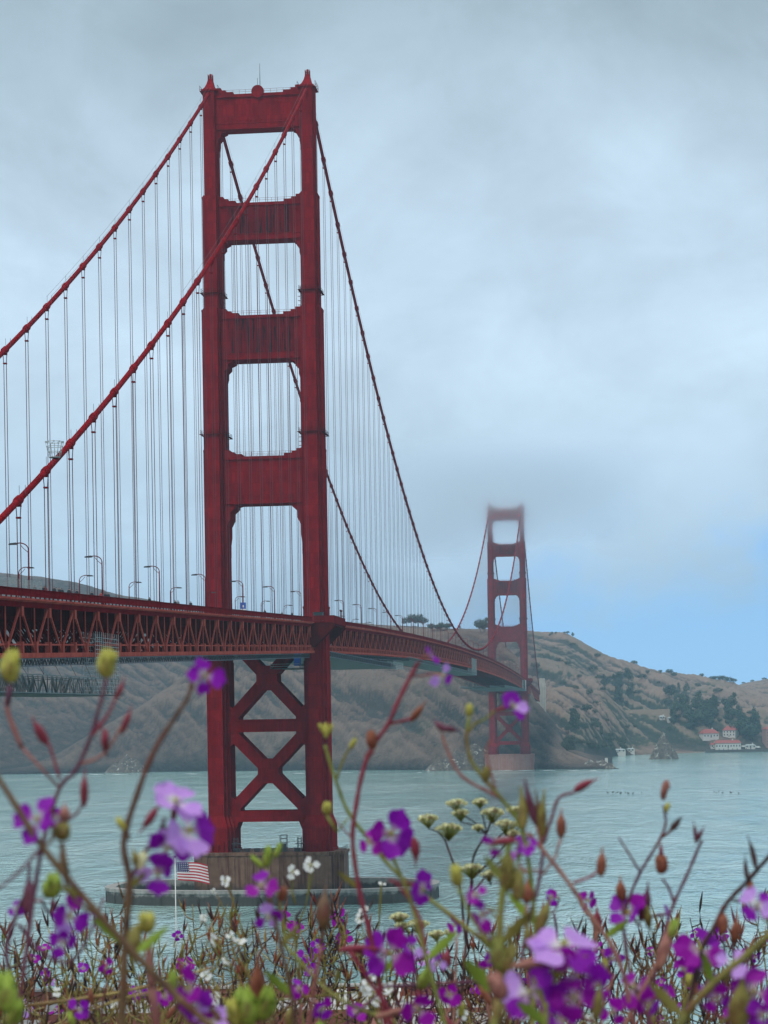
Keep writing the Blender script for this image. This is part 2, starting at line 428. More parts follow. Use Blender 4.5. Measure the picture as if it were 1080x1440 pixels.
def hill_material():
    m, N = new_mat("dry_hillside")
    pos = N.n('ShaderNodeTexCoord').outputs['Object']
    A = lambda s: N.n('ShaderNodeAttribute', attribute_name=s).outputs['Fac']
    n1 = N.noise(pos, 0.02, 6, 0.65); n2 = N.noise(pos, 0.11, 6, 0.7); n3 = N.noise(N.scale(pos, (1, 1, 0.5)), 0.05, 5, 0.6, 1.0)
    dry = N.mix(N.lin(n1, 0.3, 0.7), (0.085, 0.062, 0.048), (0.225, 0.158, 0.120))
    rk = N.mix(N.lin(n2, 0.3, 0.72), (0.060, 0.048, 0.040), (0.19, 0.145, 0.115))
    col = N.mix(N.math('MULTIPLY', A('rock'), 0.85), dry, rk)
    scrub = N.mix(N.lin(n2, 0.3, 0.7), (0.020, 0.030, 0.020), (0.055, 0.068, 0.038))
    vmask = N.smooth(N.math('ADD', A('veg'), N.lin(n2, 0.2, 0.8, -0.45, 0.45)), 0.36, 0.60)
    col = N.mix(vmask, col, scrub)
    # crumbly light scars
    sc = N.smooth(n3, 0.60, 0.70)
    col = N.mix(N.math('MULTIPLY', sc, 0.5), col, (0.22, 0.17, 0.135))
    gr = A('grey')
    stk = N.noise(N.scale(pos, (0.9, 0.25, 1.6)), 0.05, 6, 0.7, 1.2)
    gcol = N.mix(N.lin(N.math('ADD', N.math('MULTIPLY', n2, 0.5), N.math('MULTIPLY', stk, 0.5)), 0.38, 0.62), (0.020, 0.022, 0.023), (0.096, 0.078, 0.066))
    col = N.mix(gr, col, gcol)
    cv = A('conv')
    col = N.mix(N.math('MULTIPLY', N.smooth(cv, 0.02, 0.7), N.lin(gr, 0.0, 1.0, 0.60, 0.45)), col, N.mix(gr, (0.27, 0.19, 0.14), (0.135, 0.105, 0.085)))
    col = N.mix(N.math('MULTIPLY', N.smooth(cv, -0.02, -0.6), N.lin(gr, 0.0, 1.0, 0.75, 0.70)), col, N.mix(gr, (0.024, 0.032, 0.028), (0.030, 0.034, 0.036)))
    col = N.mix(A('wet'), col, (0.020, 0.025, 0.028))
    b = principled(N, **{'Base Color': col, 'Roughness': 0.95, 'Specular IOR Level': 0.15})
    bp = N.n('ShaderNodeBump', {'Height': N.math('ADD', N.math('MULTIPLY', n2, 0.6), n3), 'Strength': 1.0, 'Distance': 6.0})
    N.t.links.new(bp.outputs[0], b.inputs['Normal'])
    N.out(b.outputs[0]); return m
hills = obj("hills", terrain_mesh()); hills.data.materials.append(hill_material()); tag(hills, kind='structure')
def hit(px, py):
    """the place on the far terrain that shows at a picture point"""
    t, d = ray(px, py)
    j = int(np.clip(np.searchsorted(tt, t), 1, NT_ - 1))
    line = EZ - d * zz
    k = np.nonzero((HH[j] > line) & (HH[j] > 0.5))[0]
    if len(k) == 0:
        k = [int(np.argmin(np.abs(np.where(HH[j] > 1, HH[j] - line, 1e6))))]
    Z = zz[k[0]]
    return world_of(t, Z, HH[j, k[0]]), Z
# ================================================================== BRIDGE
SIDE, MAIN = 343.0, 1280.0
def rail_h(s):
    if s < 0: return 78.0 + 0.0272 * s
    if s > MAIN: return 78.0 - 0.0272 * (s - MAIN)
    x = s / MAIN; return 78.0 + 6.9 * 4 * x * (1 - x)
CT = 226.0
def cable_h(s):
    if s < 0:
        x = -s / SIDE; return CT + (67.3 - CT) * x - 4 * 9.6 * x * (1 - x)
    if s > MAIN:
        x = (s - MAIN) / SIDE; return CT + (67.3 - CT) * x - 4 * 9.6 * x * (1 - x)
    x = s / MAIN; return CT - 4 * 139.5 * x * (1 - x)
bridge = thing("suspension_bridge", "long red suspension bridge crossing the strait on two tall portal towers", "bridge")

def notch_plan(W_, L_, steps):
    """cross-shaped cellular leg plan: steps = [(inset, setback), ...] corner notches; CCW"""
    hw, hl = W_ / 2, L_ / 2
    q = []                                   # from the front face corner out to the side
    ta = sum(a for a, b in steps); tb = sum(b for a, b in steps)
    x, y = hw - ta, -hl
    q.append((x, y))
    for a, b in steps:
        y += b; q.append((x, y)); x += a; q.append((x, y))
    a1 = q; a2 = [(px, -py) for px, py in reversed(q)]
    a3 = [(-px, -py) for px, py in q]; a4 = [(-px, py) for px, py in reversed(q)]
    return a1 + a2 + a3 + a4
TIERS = [  # z0, z1, W, L, steps
    (20.4, 66.0, 6.4, 13.2, [(0.75, 1.3), (0.75, 1.3)]),
    (66.0, 125.0, 6.1, 12.6, [(0.55, 1.25), (0.6, 1.25)]),
    (125.0, 164.0, 5.9, 12.0, [(0.5, 1.2), (0.55, 1.2)]),
    (164.0, 195.6, 4.9, 9.0, [(0.3, 0.9), (0.35, 0.9)]),
    (195.6, 225.0, 3.9, 6.6, [(0.2, 0.7), (0.2, 0.7)]),
]
def leg_mesh():
    b = MB()
    for i, (z0, z1, W_, L_, st) in enumerate(TIERS):
        b.prism(notch_plan(W_, L_, st), z0, z1)
        if i > 1:                           # thin sill at each set-back
            pl = notch_plan(TIERS[i - 1][2] + 0.1, TIERS[i - 1][3] + 0.1, TIERS[i - 1][4])
            b.prism(pl, z0 - 0.5, z0 + 0.12)
    # flared base
    st0 = [(0.75, 1.3), (0.75, 1.3)]
    b.prism(notch_plan(8.4, 15.2, st0), 13.4, 20.4)
    b.prism(notch_plan(8.4, 15.2, st0), 20.4, 23.4, poly1=notch_plan(6.4, 13.2, st0))
    b.prism(notch_plan(8.8, 15.6, st0), 13.4, 14.1)
    for x in (-1.6, 1.6): b.box(x - 0.12, x + 0.12, -8.3, -7.6, 13.4, 16.4)
    b.box(-0.25, 0.25, -8.2, -7.6, 13.4, 15.6)
    # ribs of the cellular plating
    return b.mesh("leg", RED)
LEG = leg_mesh()
def walkway_ring(z, W_, L_):
    b = MB(); hw, hl = W_ / 2 + 0.35, L_ / 2 + 0.35
    for (x0, y0, x1, y1) in ((-hw, -hl, hw, -hl), (hw, -hl, hw, hl), (hw, hl, -hw, hl), (-hw, hl, -hw, -hl)):
        b.beam((x0, y0, z), (x1, y1, z), 0.6, 0.12)
        for k in (0.55, 1.1): b.beam((x0, y0, z + k), (x1, y1, z + k), 0.06, 0.06)
        n = max(2, int(math.hypot(x1 - x0, y1 - y0) / 1.5))
        for i in range(n + 1):
            p = (x0 + (x1 - x0) * i / n, y0 + (y1 - y0) * i / n)
            b.beam((*p, z), (*p, z + 1.1), 0.06, 0.06)
    return b
def stairs_corner(wid, hgt, n=5, expo=2.0):
    """stair-stepped quarter arch, from the leg (0, hgt below) to the strut soffit (wid, 0)"""
    pts = []
    ang = [math.pi / 2 * i / n for i in range(n + 1)]
    P_ = [(wid * (1 - math.cos(a)), hgt * (1 - math.sin(a))) for a in ang]
    for (x0, y0), (x1, y1) in zip(P_[:-1], P_[1:]):
        xm = x0 + (x1 - x0) * 0.62
        pts += [(x0, y0), (x0 + 0.02, y0 + (y1 - y0) * 0.62), (xm, y1 + (y0 - y1) * 0.14)]
    pts.append((wid, 0))
    return pts
def strut_mesh(z0, z1, xin_top, xin_bot, cw_, ch_, ndep, panel, top_step=True):
    """portal strut between the legs: body z0..z1, stepped brackets below, small steps on top"""
    b = MB()
    hwB, hwT = 13.7 - xin_bot + 0.3, 13.7 - xin_top + 0.3
    st = stairs_corner(cw_, ch_, 4)
    low = [(-(hwB), z0 - ch_)] + [(-hwB + 0.3 + x, z0 - y) for x, y in st]
    poly = low + [(-x, z) for x, z in reversed(low)]
    ts = [(0, 1.9), (1.6, 1.9), (1.6, 1.25), (2.9, 1.25), (2.9, 0.7), (5.0, 0.7), (5.0, 0.0)] if top_step else [(0, 0)]
    R_ = [(hwT - 0.3 + 0.3 - x, z1 + y) for x, y in ts]
    poly = poly + R_ + [(-x, z) for x, z in reversed(R_)]
    b.prism(poly, -ndep / 2, ndep / 2, axis='y')
    for sy in (-1, 1):
        y = sy * ndep / 2
        def strip(x0, x1, za, zb, d, m=0):
            b.box(x0, x1, min(y, y + sy * d), max(y, y + sy * d), za, zb, m)
        strip(-hwB + 0.35, hwB - 0.35, z0 - 0.1, z0 + 0.45, 0.45)
        strip(-hwT + 0.35, hwT - 0.35, z1 - 0.9, z1 - 0.25, 0.40)
        strip(-hwB + 0.35, hwB - 0.35, z0 + 1.5, z0 + 1.7, 0.12)
        if panel:                             # fluted field of flat ribs
            n = 19
            for i in range(n):
                x = -8.6 + 17.2 * i / (n - 1)
                strip(x - 0.18, x + 0.18, z0 + 2.1, z1 - 1.3, 0.22, 1)
            strip(-9.2, 9.2, z0 + 1.7, z1 - 1.1, 0.06, 1)
        else:
            for i in range(14):
                x = -9 + 18 * i / 13
                strip(x - 0.30, x + 0.30, z0 + 2.2, z0 + 2.45, 0.15)
            for i in range(9):
                x = -9 + 18 * i / 8
                strip(x - 0.05, x + 0.05, z0 + 2.6, z1 - 1.2, 0.06)
    # hand rail on top
    for sy in (-1, 1):
        y = sy * (ndep / 2 - 0.3)
        for k in (0.6, 1.15): b.beam((-hwT + 1, y, z1 + k + 0.1), (hwT - 1, y, z1 + k + 0.1), 0.05, 0.05)
        for i in range(13):
            x = -hwT + 1.5 + (2 * hwT - 3) * i / 12
            b.beam((x, y, z1), (x, y, z1 + 1.25), 0.06, 0.06)
    return b.mesh("portal_strut", [RED, RED_STREAK] if panel else [RED, RED])
STRUTS = [strut_mesh(214.3, 224.0, 1.95, 1.95, 3.9, 6.6, 4.6, False, True),
          strut_mesh(183.3, 193.6, 2.2, 2.4, 3.6, 6.6, 5.6, True),
          strut_mesh(150.0, 162.2, 2.7, 2.9, 4.4, 7.4, 7.6, True),
          strut_mesh(109.9, 123.0, 3.0, 3.05, 4.3, 14.4, 8.2, False)]
def brace_mesh(zlo, zhi):
    b = MB()
    zc = (zlo + zhi) / 2; xi = 10.7; wd = 3.0; dep = 7.4
    for sx in (-1, 1):
        for z in (zlo, zhi):
            p0 = Vector((0, 0, zc)); p1 = Vector((sx * xi, 0, z))
            d = (p1 - p0).normalized(); nrm = Vector((-d.z, 0, d.x)) * wd / 2
            q = [p0 - nrm, p1 - nrm, p1 + nrm, p0 + nrm]
            poly = [(v.x, v.z) for v in q]
            ar = sum(poly[i][0] * poly[(i + 1) % 4][1] - poly[(i + 1) % 4][0] * poly[i][1] for i in range(4))
            if ar < 0: poly.reverse()
            o = 0.01 * (1 + (sx > 0) + 2 * (z == zhi))
            b.prism(poly, -dep / 2 + o, dep / 2 - o, axis='y')
            # corner gusset on the leg
            s_ = 1 if z == zlo else -1
            tri = [(sx * 11.2, z + s_ * 4.6), (sx * 9.3, z + s_ * 3.0), (sx * 8.0, z + s_ * 0.9), (sx * 8.0, z - s_ * 0.3), (sx * 11.2, z - s_ * 0.3)]
            ar = sum(tri[i][0] * tri[(i + 1) % 5][1] - tri[(i + 1) % 5][0] * tri[i][1] for i in range(5))
            if ar < 0: tri.reverse()
            b.prism(tri, -dep / 2 + 0.06, dep / 2 - 0.06, axis='y')
    hub = [(-1.5, zc - 3.4), (1.5, zc - 3.4), (2.9, zc - 2.0), (2.9, zc + 2.0), (1.5, zc + 3.4), (-1.5, zc + 3.4), (-2.9, zc + 2.0), (-2.9, zc - 2.0)]
    b.prism(hub, -dep / 2 - 0.02, dep / 2 + 0.02, axis='y')
    return b.mesh("cross_brace", RED)
BR_HI, BR_LO = brace_mesh(49.9, 73.0), brace_mesh(24.6, 46.6)
def tower_body():
    b = MB()
    b.box(-10.9, 10.9, -3.9, 3.9, 21.6, 24.6)
    for sx in (-1, 1):                         # chamfered haunches under the lowest strut
        tri = [(sx * 11, 17.6), (sx * 9.3, 19.4), (sx * 8.4, 21.7), (sx * 11, 21.7)]
        if sx < 0: pass
        ar = sum(tri[i][0] * tri[(i + 1) % 4][1] - tri[(i + 1) % 4][0] * tri[i][1] for i in range(4))
        if ar < 0: tri.reverse()
        b.prism(tri, -3.85, 3.85, axis='y')
    return b.mesh("tower", RED)
TOWER = tower_body()
b = MB(); b.box(-10.9, 10.9, -3.9, 3.9, 46.5, 50.0); CROSS_MID = b.mesh("horizontal_strut", RED)
b = MB(); b.box(-10.9, 10.9, -4.2, 4.2, 73.0, 75.5); CROSS_TOP = b.mesh("horizontal_strut", RED)
def housing_mesh():
    b = MB()
    b.prism([(-2.1, -3.6), (2.1, -3.6), (2.1, 3.6), (-2.1, 3.6)], 225.00, 225.48)
    sq = lambda a, c: [(-a, -c), (a, -c), (a, c), (-a, c)]
    b.prism(sq(1.9, 3.2), 225.48, 226.36, poly1=sq(1.35, 2.2))
    b.prism(sq(1.35, 2.2), 226.36, 227.45, poly1=sq(0.95, 1.4))
    b.prism(sq(0.95, 1.4), 227.45, 228.54, poly1=sq(0.72, 0.9))
    b.prism([(-0.7, -0.7), (0.7, -0.7), (0.7, 0.7), (-0.7, 0.7)], 228.54, 229.22)
    for x, y in ((-.6, -.6), (.6, -.6), (.6, .6), (-.6, .6), (0, 0)):
        b.beam((x, y, 229.22), (x, y, 230.37), 0.16, 0.16)
    for z in (229.49, 230.03):
        for (p, q) in (((-.6, -.6), (.6, -.6)), ((.6, -.6), (.6, .6)), ((.6, .6), (-.6, .6)), ((-.6, .6), (-.6, -.6))):
            b.beam((*p, z), (*q, z), 0.12, 0.12)
    b.tube([(0, 0, 229.22), (0, 0, 230.58)], 0.3, 8)
    # little outer balconies with rails
    for sx in (-1, 1):
        b.box(sx * 2.1 - (0.45 if sx < 0 else 0), sx * 2.1 + (0.45 if sx > 0 else 0), -3.4, 3.4, 225.00, 225.10)
        for y in (-3.4, -1.1, 1.1, 3.4): b.beam((sx * 2.5, y, 225.07), (sx * 2.5, y, 226.50), 0.08, 0.08)
        for z in (225.75, 226.50): b.beam((sx * 2.5, -3.4, z), (sx * 2.5, 3.4, z), 0.08, 0.08)
    return b.mesh("saddle_housing", RED)
HOUS = housing_mesh()
RINGS = [walkway_ring(168.6, 4.9, 9.0).mesh("walkway_ring", RED_SHADED), walkway_ring(129.2, 5.9, 12.0).mesh("walkway_ring", RED_SHADED)]
def ladder_mesh(z0, z1):
    b = MB()
    for y in (-0.3, 0.3): b.beam((0, y, z0), (0, y, z1), 0.08, 0.08)
    n = int((z1 - z0) / 0.5)
    for i in range(n): b.beam((0, -0.3, z0 + i * 0.5), (0, 0.3, z0 + i * 0.5), 0.05, 0.05)
    for i in range(int((z1 - z0) / 1.2)):
        z = z0 + 0.6 + i * 1.2
        b.tube([(0.75 * math.sin(a) , 0.4 * math.cos(a), z) for a in [math.pi * k / 6 for k in range(7)]], 0.05, 4)
    return b.mesh("ladder", RED_SHADED)
LADDERS = [(ladder_mesh(163.0, 170.0), 11.0), (ladder_mesh(124.0, 130.5), 10.6)]
def pier_mesh(mat_):
    b = MB()
    o = []
    hw, hl = 21.0, 10.0
    stp = [(1.5, 1.6), (1.3, 1.6), (1.2, 1.8)]
    pl = notch_plan(2 * hw, 2 * hl, stp)
    b.prism(pl, -3, 12.6)
    b.prism(notch_plan(2 * hw + 0.6, 2 * hl + 0.6, stp), 12.6, 13.4)
    # shallow pilasters that carry the flutes
    for i in range(11):
        x = -16 + 3.2 * i
        if abs(x) < 7.5: b.box(x - 0.5, x + 0.5, -hl - 0.22, -hl + 0.1, 0, 12.2)
    for x in (-17.2, -9.6, 9.6, 17.2): b.box(x - 0.9, x + 0.9, -hl - 0.28, -hl + 0.1, 0, 12.3)
    return b.mesh("pier", mat_)
def tower(s, north):
    t = obj("tower", TOWER, bridge); t.location = (0, s, 0)
    t['label'] = "far tower with its top fading into low fog" if north else "near tower standing on a ringed pier"
    for sx in (-1, 1):
        l = obj("leg", LEG, t); l.location = (sx * 13.7, 0, 0)
        h = obj("saddle_housing", HOUS, t); h.location = (sx * 13.7, 0, 0)
        for rm in RINGS:
            r_ = obj("walkway_ring", rm, t); r_.location = (sx * 13.7, 0, 0)
        for lm, x in LADDERS:
            l_ = obj("ladder", lm, t); l_.location = (sx * x, -2.0, 0); l_.rotation_euler = (0, 0, 0 if sx < 0 else math.pi)
    for sm in STRUTS: obj("portal_strut", sm, t)
    obj("horizontal_strut", CROSS_MID, t); obj("horizontal_strut", CROSS_TOP, t); obj("cross_brace", BR_HI, t); obj("cross_brace", BR_LO, t)
    p = obj("pier", pier_mesh(PIER_NORTH if north else PIER), bridge); p.location = (0, s, 0)
    return t
TS = tower(0, False); TN = tower(MAIN, True)
# red dish and masts on the near tower
b = MB(); b.tube([(0.0, -2.9, 224.4), (0.0, -2.45, 224.4), (0.0, -2.3, 224.4)], [1.75, 1.75, 1.2], 24, cap=True); b.beam((0, -2.6, 223.2), (0, -2.0, 223.2), 0.5, 0.5)
b.build("dish", RED, TS)
b = MB(); b.tube([(0.2, 0.4, 224), (0.2, 0.4, 229), (0.2, 0.4, 233)], [0.12, 0.09, 0.05], 6); b.tube([(-0.5, 0.4, 224), (-0.5, 0.4, 229)], 0.07, 6)
b.build("antenna", STEEL, TS)

# ---- main cables
for sx in (-1, 1):
    ss = list(np.linspace(-SIDE - 25, 0, 40)) + list(np.linspace(0, MAIN, 140))[1:] + list(np.linspace(MAIN, MAIN + SIDE, 40))[1:]
    pts = [(sx * 13.7, s, cable_h(max(s, -SIDE)) if s >= -SIDE else cable_h(-SIDE) - 0.3 * (-SIDE - s)) for s in ss]
    b = MB(); b.tube(pts, 0.47, 12)
    cb = b.build("main_cable", RED, bridge)
    b = MB()                                   # twin hand lines with stanchions
    for o in (-0.45, 0.45):
        b.tube([(x + o, s, z + 1.55) for x, s, z in pts[20:] if s < 1290], 0.022, 4)
    s = -330.0
    while s < 400:
        z = cable_h(s)
        for o in (-0.45, 0.45): b.beam((sx * 13.7 + o, s, z + 0.3), (sx * 13.7 + o, s, z + 1.6), 0.05, 0.05)
        s += 15.1
    b.build("hand_line", STEEL, cb)

# ---- suspenders: four ropes and a cable band each
def suspender(sx, s, i, mbuild):
    zt = cable_h(s); zb = rail_h(s) - 2.0
    if zt - zb < 1.2: return False
    d = (Vector((0, s + 0.5, cable_h(s + 0.5))) - Vector((0, s - 0.5, cable_h(s - 0.5)))).normalized()
    c = Vector((sx * 13.7, s, zt))
    mbuild.tube([c - d * 0.95, c - d * 0.75, c + d * 0.75, c + d * 0.95], [0.5, 0.66, 0.66, 0.5], 12, m=1)
    mbuild.box(sx * 13.7 - 0.4, sx * 13.7 + 0.4, s - 0.3, s + 0.3, zt - 0.85, zt - 0.35, m=1)
    for ox in (-0.24, 0.24):
        for oy in (-0.06, 0.06):
            pts = [(sx * 13.7 + ox * 1.7, s + oy * 1.5, zt - 0.2), (sx * 13.7 + ox, s + oy, zt - 2.4), (sx * 13.7 + ox, s + oy, zb)] if zt - zb > 4 else [(sx * 13.7 + ox, s + oy, zt), (sx * 13.7 + ox, s + oy, zb)]
            mbuild.tube(pts, 0.052, 5, cap=False)
    if zt - zb > 4: mbuild.box(sx * 13.7 - 0.32, sx * 13.7 + 0.32, s - 0.32, s + 0.32, zt - 2.55, zt - 2.3, m=1)
    return True
PS = [-15.1 * k for k in range(1, 23)]; PM = [MAIN / 84 * k for k in range(1, 84)]; PN = [MAIN + 15.1 * k for k in range(1, 22)]
cand = [(s, sx) for s in PS + PM + PN for sx in (-1, 1)]
cand.sort(key=lambda c: c[0])
near_ = cand[:100]; rest = cand[100:]
for i, (s, sx) in enumerate(near_):
    b = MB()
    if suspender(sx, s, i, b): b.build("suspender", [ROPE, RED], bridge)
b = MB()
for s, sx in rest: suspender(sx, s, 0, b)
tag(b.build("suspender", [ROPE, RED], bridge), kind='stuff')

# ---- stiffening trusses and deck
PAN = sorted([-15.1 * k for k in range(0, 26)] + [MAIN / 84 * k for k in range(1, 85)] + [MAIN + 15.1 * k for k in range(1, 23)])
def near_tower(s, m=7.0): return abs(s) < m or abs(s - MAIN) < m
segs = []
for a_, b_ in zip(PAN[:-1], PAN[1:]):
    segs.append((a_, b_))
def cut(a, b_):
    for c in (0.0, MAIN):
        if abs(a - c) < 1: a = c + 7.2
        if abs(b_ - c) < 1: b_ = c - 7.2
    return a, b_
CH_TOP, CH_BOT = -2.2, -9.45
ALLSEGS = segs
def truss(sx, lo, hi):
    x = sx * 13.7
    segs = [q for q in ALLSEGS if lo - 1 <= (q[0] + q[1]) / 2 < hi]
    b = MB()
    for a, c in segs:
        a, c = cut(a, c)
        b.beam((x, a, rail_h(a) + CH_TOP), (x, c, rail_h(c) + CH_TOP), 0.75, 0.8)
    t = b.build("stiffening_truss", RED_RAIL, bridge)
    b = MB()
    for a, c in segs:
        a, c = cut(a, c)
        b.beam((x, a, rail_h(a) + CH_BOT), (x, c, rail_h(c) + CH_BOT), 0.8, 0.7)
    b.build("bottom_chord", RED_LIT, t)
    b = MB()
    for a, c in segs:
        a, c = cut(a, c)
        b.beam((x, a, rail_h(a) - 7.9), (x, c, rail_h(c) - 7.9), 0.35, 0.25)
        for p in (a, (a + c) / 2):
            b.box(x - 0.42, x + 0.42, p - 0.45, p + 0.45, rail_h(p) - 9.1, rail_h(p) - 7.5)
        b.box(x - 0.42, x + 0.42, a - 0.6, a + 0.6, rail_h(a) - 3.9, rail_h(a) - 2.5)
    b.build("gusset", RED_LIT, t)
    k = 0; mass = MB()
    for a, c in segs:
        m_ = (a + c) / 2
        za, zm, zc = rail_h(a), rail_h(m_), rail_h(c)
        d1 = ((x, a + 0.25, za - 2.6), (x, m_ - 0.2, zm - 8.9)); d2 = ((x, c - 0.25, zc - 2.6), (x, m_ + 0.2, zm - 8.9))
        v1 = ((x, a, za - 2.6), (x, a, za - 9.1)); v2 = ((x, m_, zm - 2.6), (x, m_, zm - 9.1))
        big = sx > 0 and (lo < -300 or (lo == 0 and k < 10)) and c > -345
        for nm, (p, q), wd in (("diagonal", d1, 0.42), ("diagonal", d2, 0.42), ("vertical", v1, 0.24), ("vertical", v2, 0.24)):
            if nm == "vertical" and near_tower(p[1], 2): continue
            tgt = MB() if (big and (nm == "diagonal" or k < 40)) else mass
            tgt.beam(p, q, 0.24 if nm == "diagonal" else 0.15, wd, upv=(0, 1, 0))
            if tgt is not mass: tgt.build(nm, RED_LIT, t)
        if c > -345: k += 1
    if mass.v: tag(mass.build("diagonal", RED_LIT, t), kind='stuff')
    return t
for sx in (1, -1):
    for lo, hi in ((-900, 0), (0, MAIN), (MAIN, 5000)): truss(sx, lo, hi)
# roadway slab, sidewalks, fascia
b = MB()
for a, c in segs:
    za, zc = rail_h(a) - 1.45, rail_h(c) - 1.45
    q = [(-13.3, a, za), (13.3, a, za), (13.3, c, zc), (-13.3, c, zc)]
    i0 = len(b.v); b.v += q + [(x_, y_, z_ - 0.45) for x_, y_, z_ in q]
    for f_ in ((0, 1, 2, 3), (7, 6, 5, 4), (0, 4, 5, 1), (1, 5, 6, 2), (2, 6, 7, 3), (3, 7, 4, 0)): b.face([i0 + i for i in f_])
deck = b.build("deck", ASPHALT, bridge)
for sx in (-1, 1):
    b = MB()
    for a, c in segs:
        b.beam((sx * 14.35, a, rail_h(a) - 1.50), (sx * 14.35, c, rail_h(c) - 1.50), 0.9, 0.30)
        b.beam((sx * 14.2, a, rail_h(a) - 1.74), (sx * 14.2, c, rail_h(c) - 1.74), 0.30, 0.17)
    b.build("sidewalk_edge", RED_LIT, deck)
    b = MB()
    for a, c in segs:
        if near_tower((a + c) / 2, 12): continue
        b.beam((sx * 14.6, a, rail_h(a) - 0.04), (sx * 14.6, c, rail_h(c) - 0.04), 0.16, 0.10)
        b.beam((sx * 14.6, a, rail_h(a) - 1.05), (sx * 14.6, c, rail_h(c) - 1.05), 0.10, 0.10)
        n = 6
        for i in range(n):
            s = a + (c - a) * i / n
            b.box(sx * 14.6 - 0.09, sx * 14.6 + 0.09, s - 0.09, s + 0.09, rail_h(s) - 1.36, rail_h(s) + 0.02)
        # close-set pickets
        n = 90 if c < 330 else 36
        for i in range(n):
            s = a + (c - a) * (i + 0.5) / n
            w_ = 0.055 if c < 330 else 0.12
            b.box(sx * 14.6 - 0.02, sx * 14.6 + 0.02, s - w_ / 2, s + w_ / 2, rail_h(s) - 1.02, rail_h(s) - 0.06)
    b.build("handrail", RED_RAIL, deck)
# floor framing beneath the roadway
b = MB()
for a, c in segs:
    for s in (a, (a + c) / 2):
        if near_tower(s, 3): continue
        z = rail_h(s)
        b.box(-13.3, 13.3, s - 0.18, s + 0.18, z - 4.3, z - 1.95)
        b.box(-13.3, 13.3, s - 0.22, s + 0.22, z - 9.5, z - 8.9)
        for k in range(4):
            x0 = -13.3 + 6.65 * k
            b.beam((x0, s, z - 9.0), (x0 + 3.32, s, z - 4.2), 0.3, 0.35, upv=(0, 1, 0)); b.beam((x0 + 6.65, s, z - 9.0), (x0 + 3.32, s, z - 4.2), 0.3, 0.35, upv=(0, 1, 0))
    a2, c2 = cut(a, c)
    b.beam((-13.2, a2, rail_h(a2) - 9.35), (13.2, c2, rail_h(c2) - 9.35), 0.5, 0.4); b.beam((13.2, a2, rail_h(a2) - 9.45), (-13.2, c2, rail_h(c2) - 9.45), 0.5, 0.4)
    for x in (-9, -4.5, 0, 4.5, 9):
        b.beam((x, a2, rail_h(a2) - 2.6), (x, c2, rail_h(c2) - 2.6), 0.35, 1.2)
tag(b.build("floor_frame", RED_SHADED, bridge), kind='stuff')
# traveller rail lattice slung under the bottom chords
b = MB()
for sx in (-1, 1):
    for a, c in segs:
        if a > 420: break
        a2, c2 = cut(a, c)
        x = sx * 12.6
        b.beam((x, a2, rail_h(a2) - 9.95), (x, c2, rail_h(c2) - 9.95), 0.2, 0.16); b.beam((x, a2, rail_h(a2) - 11.0), (x, c2, rail_h(c2) - 11.0), 0.2, 0.16)
        n = 8
        for i in range(n):
            s0 = a2 + (c2 - a2) * i / n; s1 = a2 + (c2 - a2) * (i + 1) / n; m_ = (s0 + s1) / 2
            b.beam((x, s0, rail_h(s0) - 9.95), (x, m_, rail_h(m_) - 11.0), 0.12, 0.12, upv=(0, 1, 0)); b.beam((x, m_, rail_h(m_) - 11.0), (x, s1, rail_h(s1) - 9.95), 0.12, 0.12, upv=(0, 1, 0))
b.build("underslung_lattice", STEEL, bridge)
# sidewalk bays that pass round the tower legs
def bay_mesh(sx):
    b = MB(); z = rail_h(0) - 1.4
    if True:
        xo = sx * 20.2
        x0, x1 = sorted((sx * 13.3, xo))
        b.box(x0, x1, -12.2, 12.2, z - 0.45, z + 0.02)
        for (p, q) in (((xo, -12.2), (xo, 12.2)), ((sx * 14.6, -12.2), (xo, -12.2)), ((sx * 14.6, 12.2), (xo, 12.2))):
            b.beam((*p, z + 0.72), (*q, z + 0.72), 0.08, 1.3); b.beam((*p, z + 1.42), (*q, z + 1.42), 0.18, 0.12)
        b.beam((xo, -12.4, z - 0.35), (xo, 12.4, z - 0.35), 0.35, 0.8)
        for y in (-11.6, -8.2, 8.2, 11.6):
            pl = [(sx * 13.2, z - 7.2), (sx * 14.6, z - 7.0), (xo, z - 1.6), (xo, z - 0.5), (sx * 13.2, z - 0.5)]
            ar = sum(pl[i][0] * pl[(i + 1) % 5][1] - pl[(i + 1) % 5][0] * pl[i][1] for i in range(5))
            if ar < 0: pl.reverse()
            b.prism(pl, y - 0.25, y + 0.25, axis='y', m=1)
        b.box(min(x0 + 0.2, x1), max(x0, x1 - 0.2), -12.0, 12.0, z - 1.3, z - 0.5, m=1)
    return b.mesh("tower_bay", [RED_RAIL, RED_SHADED])
for sx in (-1, 1):
    BAY = bay_mesh(sx)
    for s in (0, MAIN):
        o = obj("tower_bay", BAY, bridge); o.location = (0, s, 0)
# north pylon where the side span lands
def pylon_mesh():
    b = MB()
    for sx in (-1, 1):
        x = sx * 16.0
        b.prism([(x - 3.4, -4.2), (x + 3.4, -4.2), (x + 3.4, 4.2), (x - 3.4, 4.2)], 30, 78)
        b.prism([(x - 2.6, -3.2), (x + 2.6, -3.2), (x + 2.6, 3.2), (x - 2.6, 3.2)], 78, 83)
        b.box(x - 3.8, x + 3.8, -4.6, 4.6, 72.5, 74.0)
        for o in (-1.5, 1.5): b.box(x + o - 0.35, x + o + 0.35, -4.6, -4.1, 40, 72)
    b.box(-13, 13, -3, 3, 52, 60)
    return b.mesh("pylon", PYLON)
o = obj("pylon", pylon_mesh(), bridge); o.location = (0, MAIN + SIDE + 6, 0)

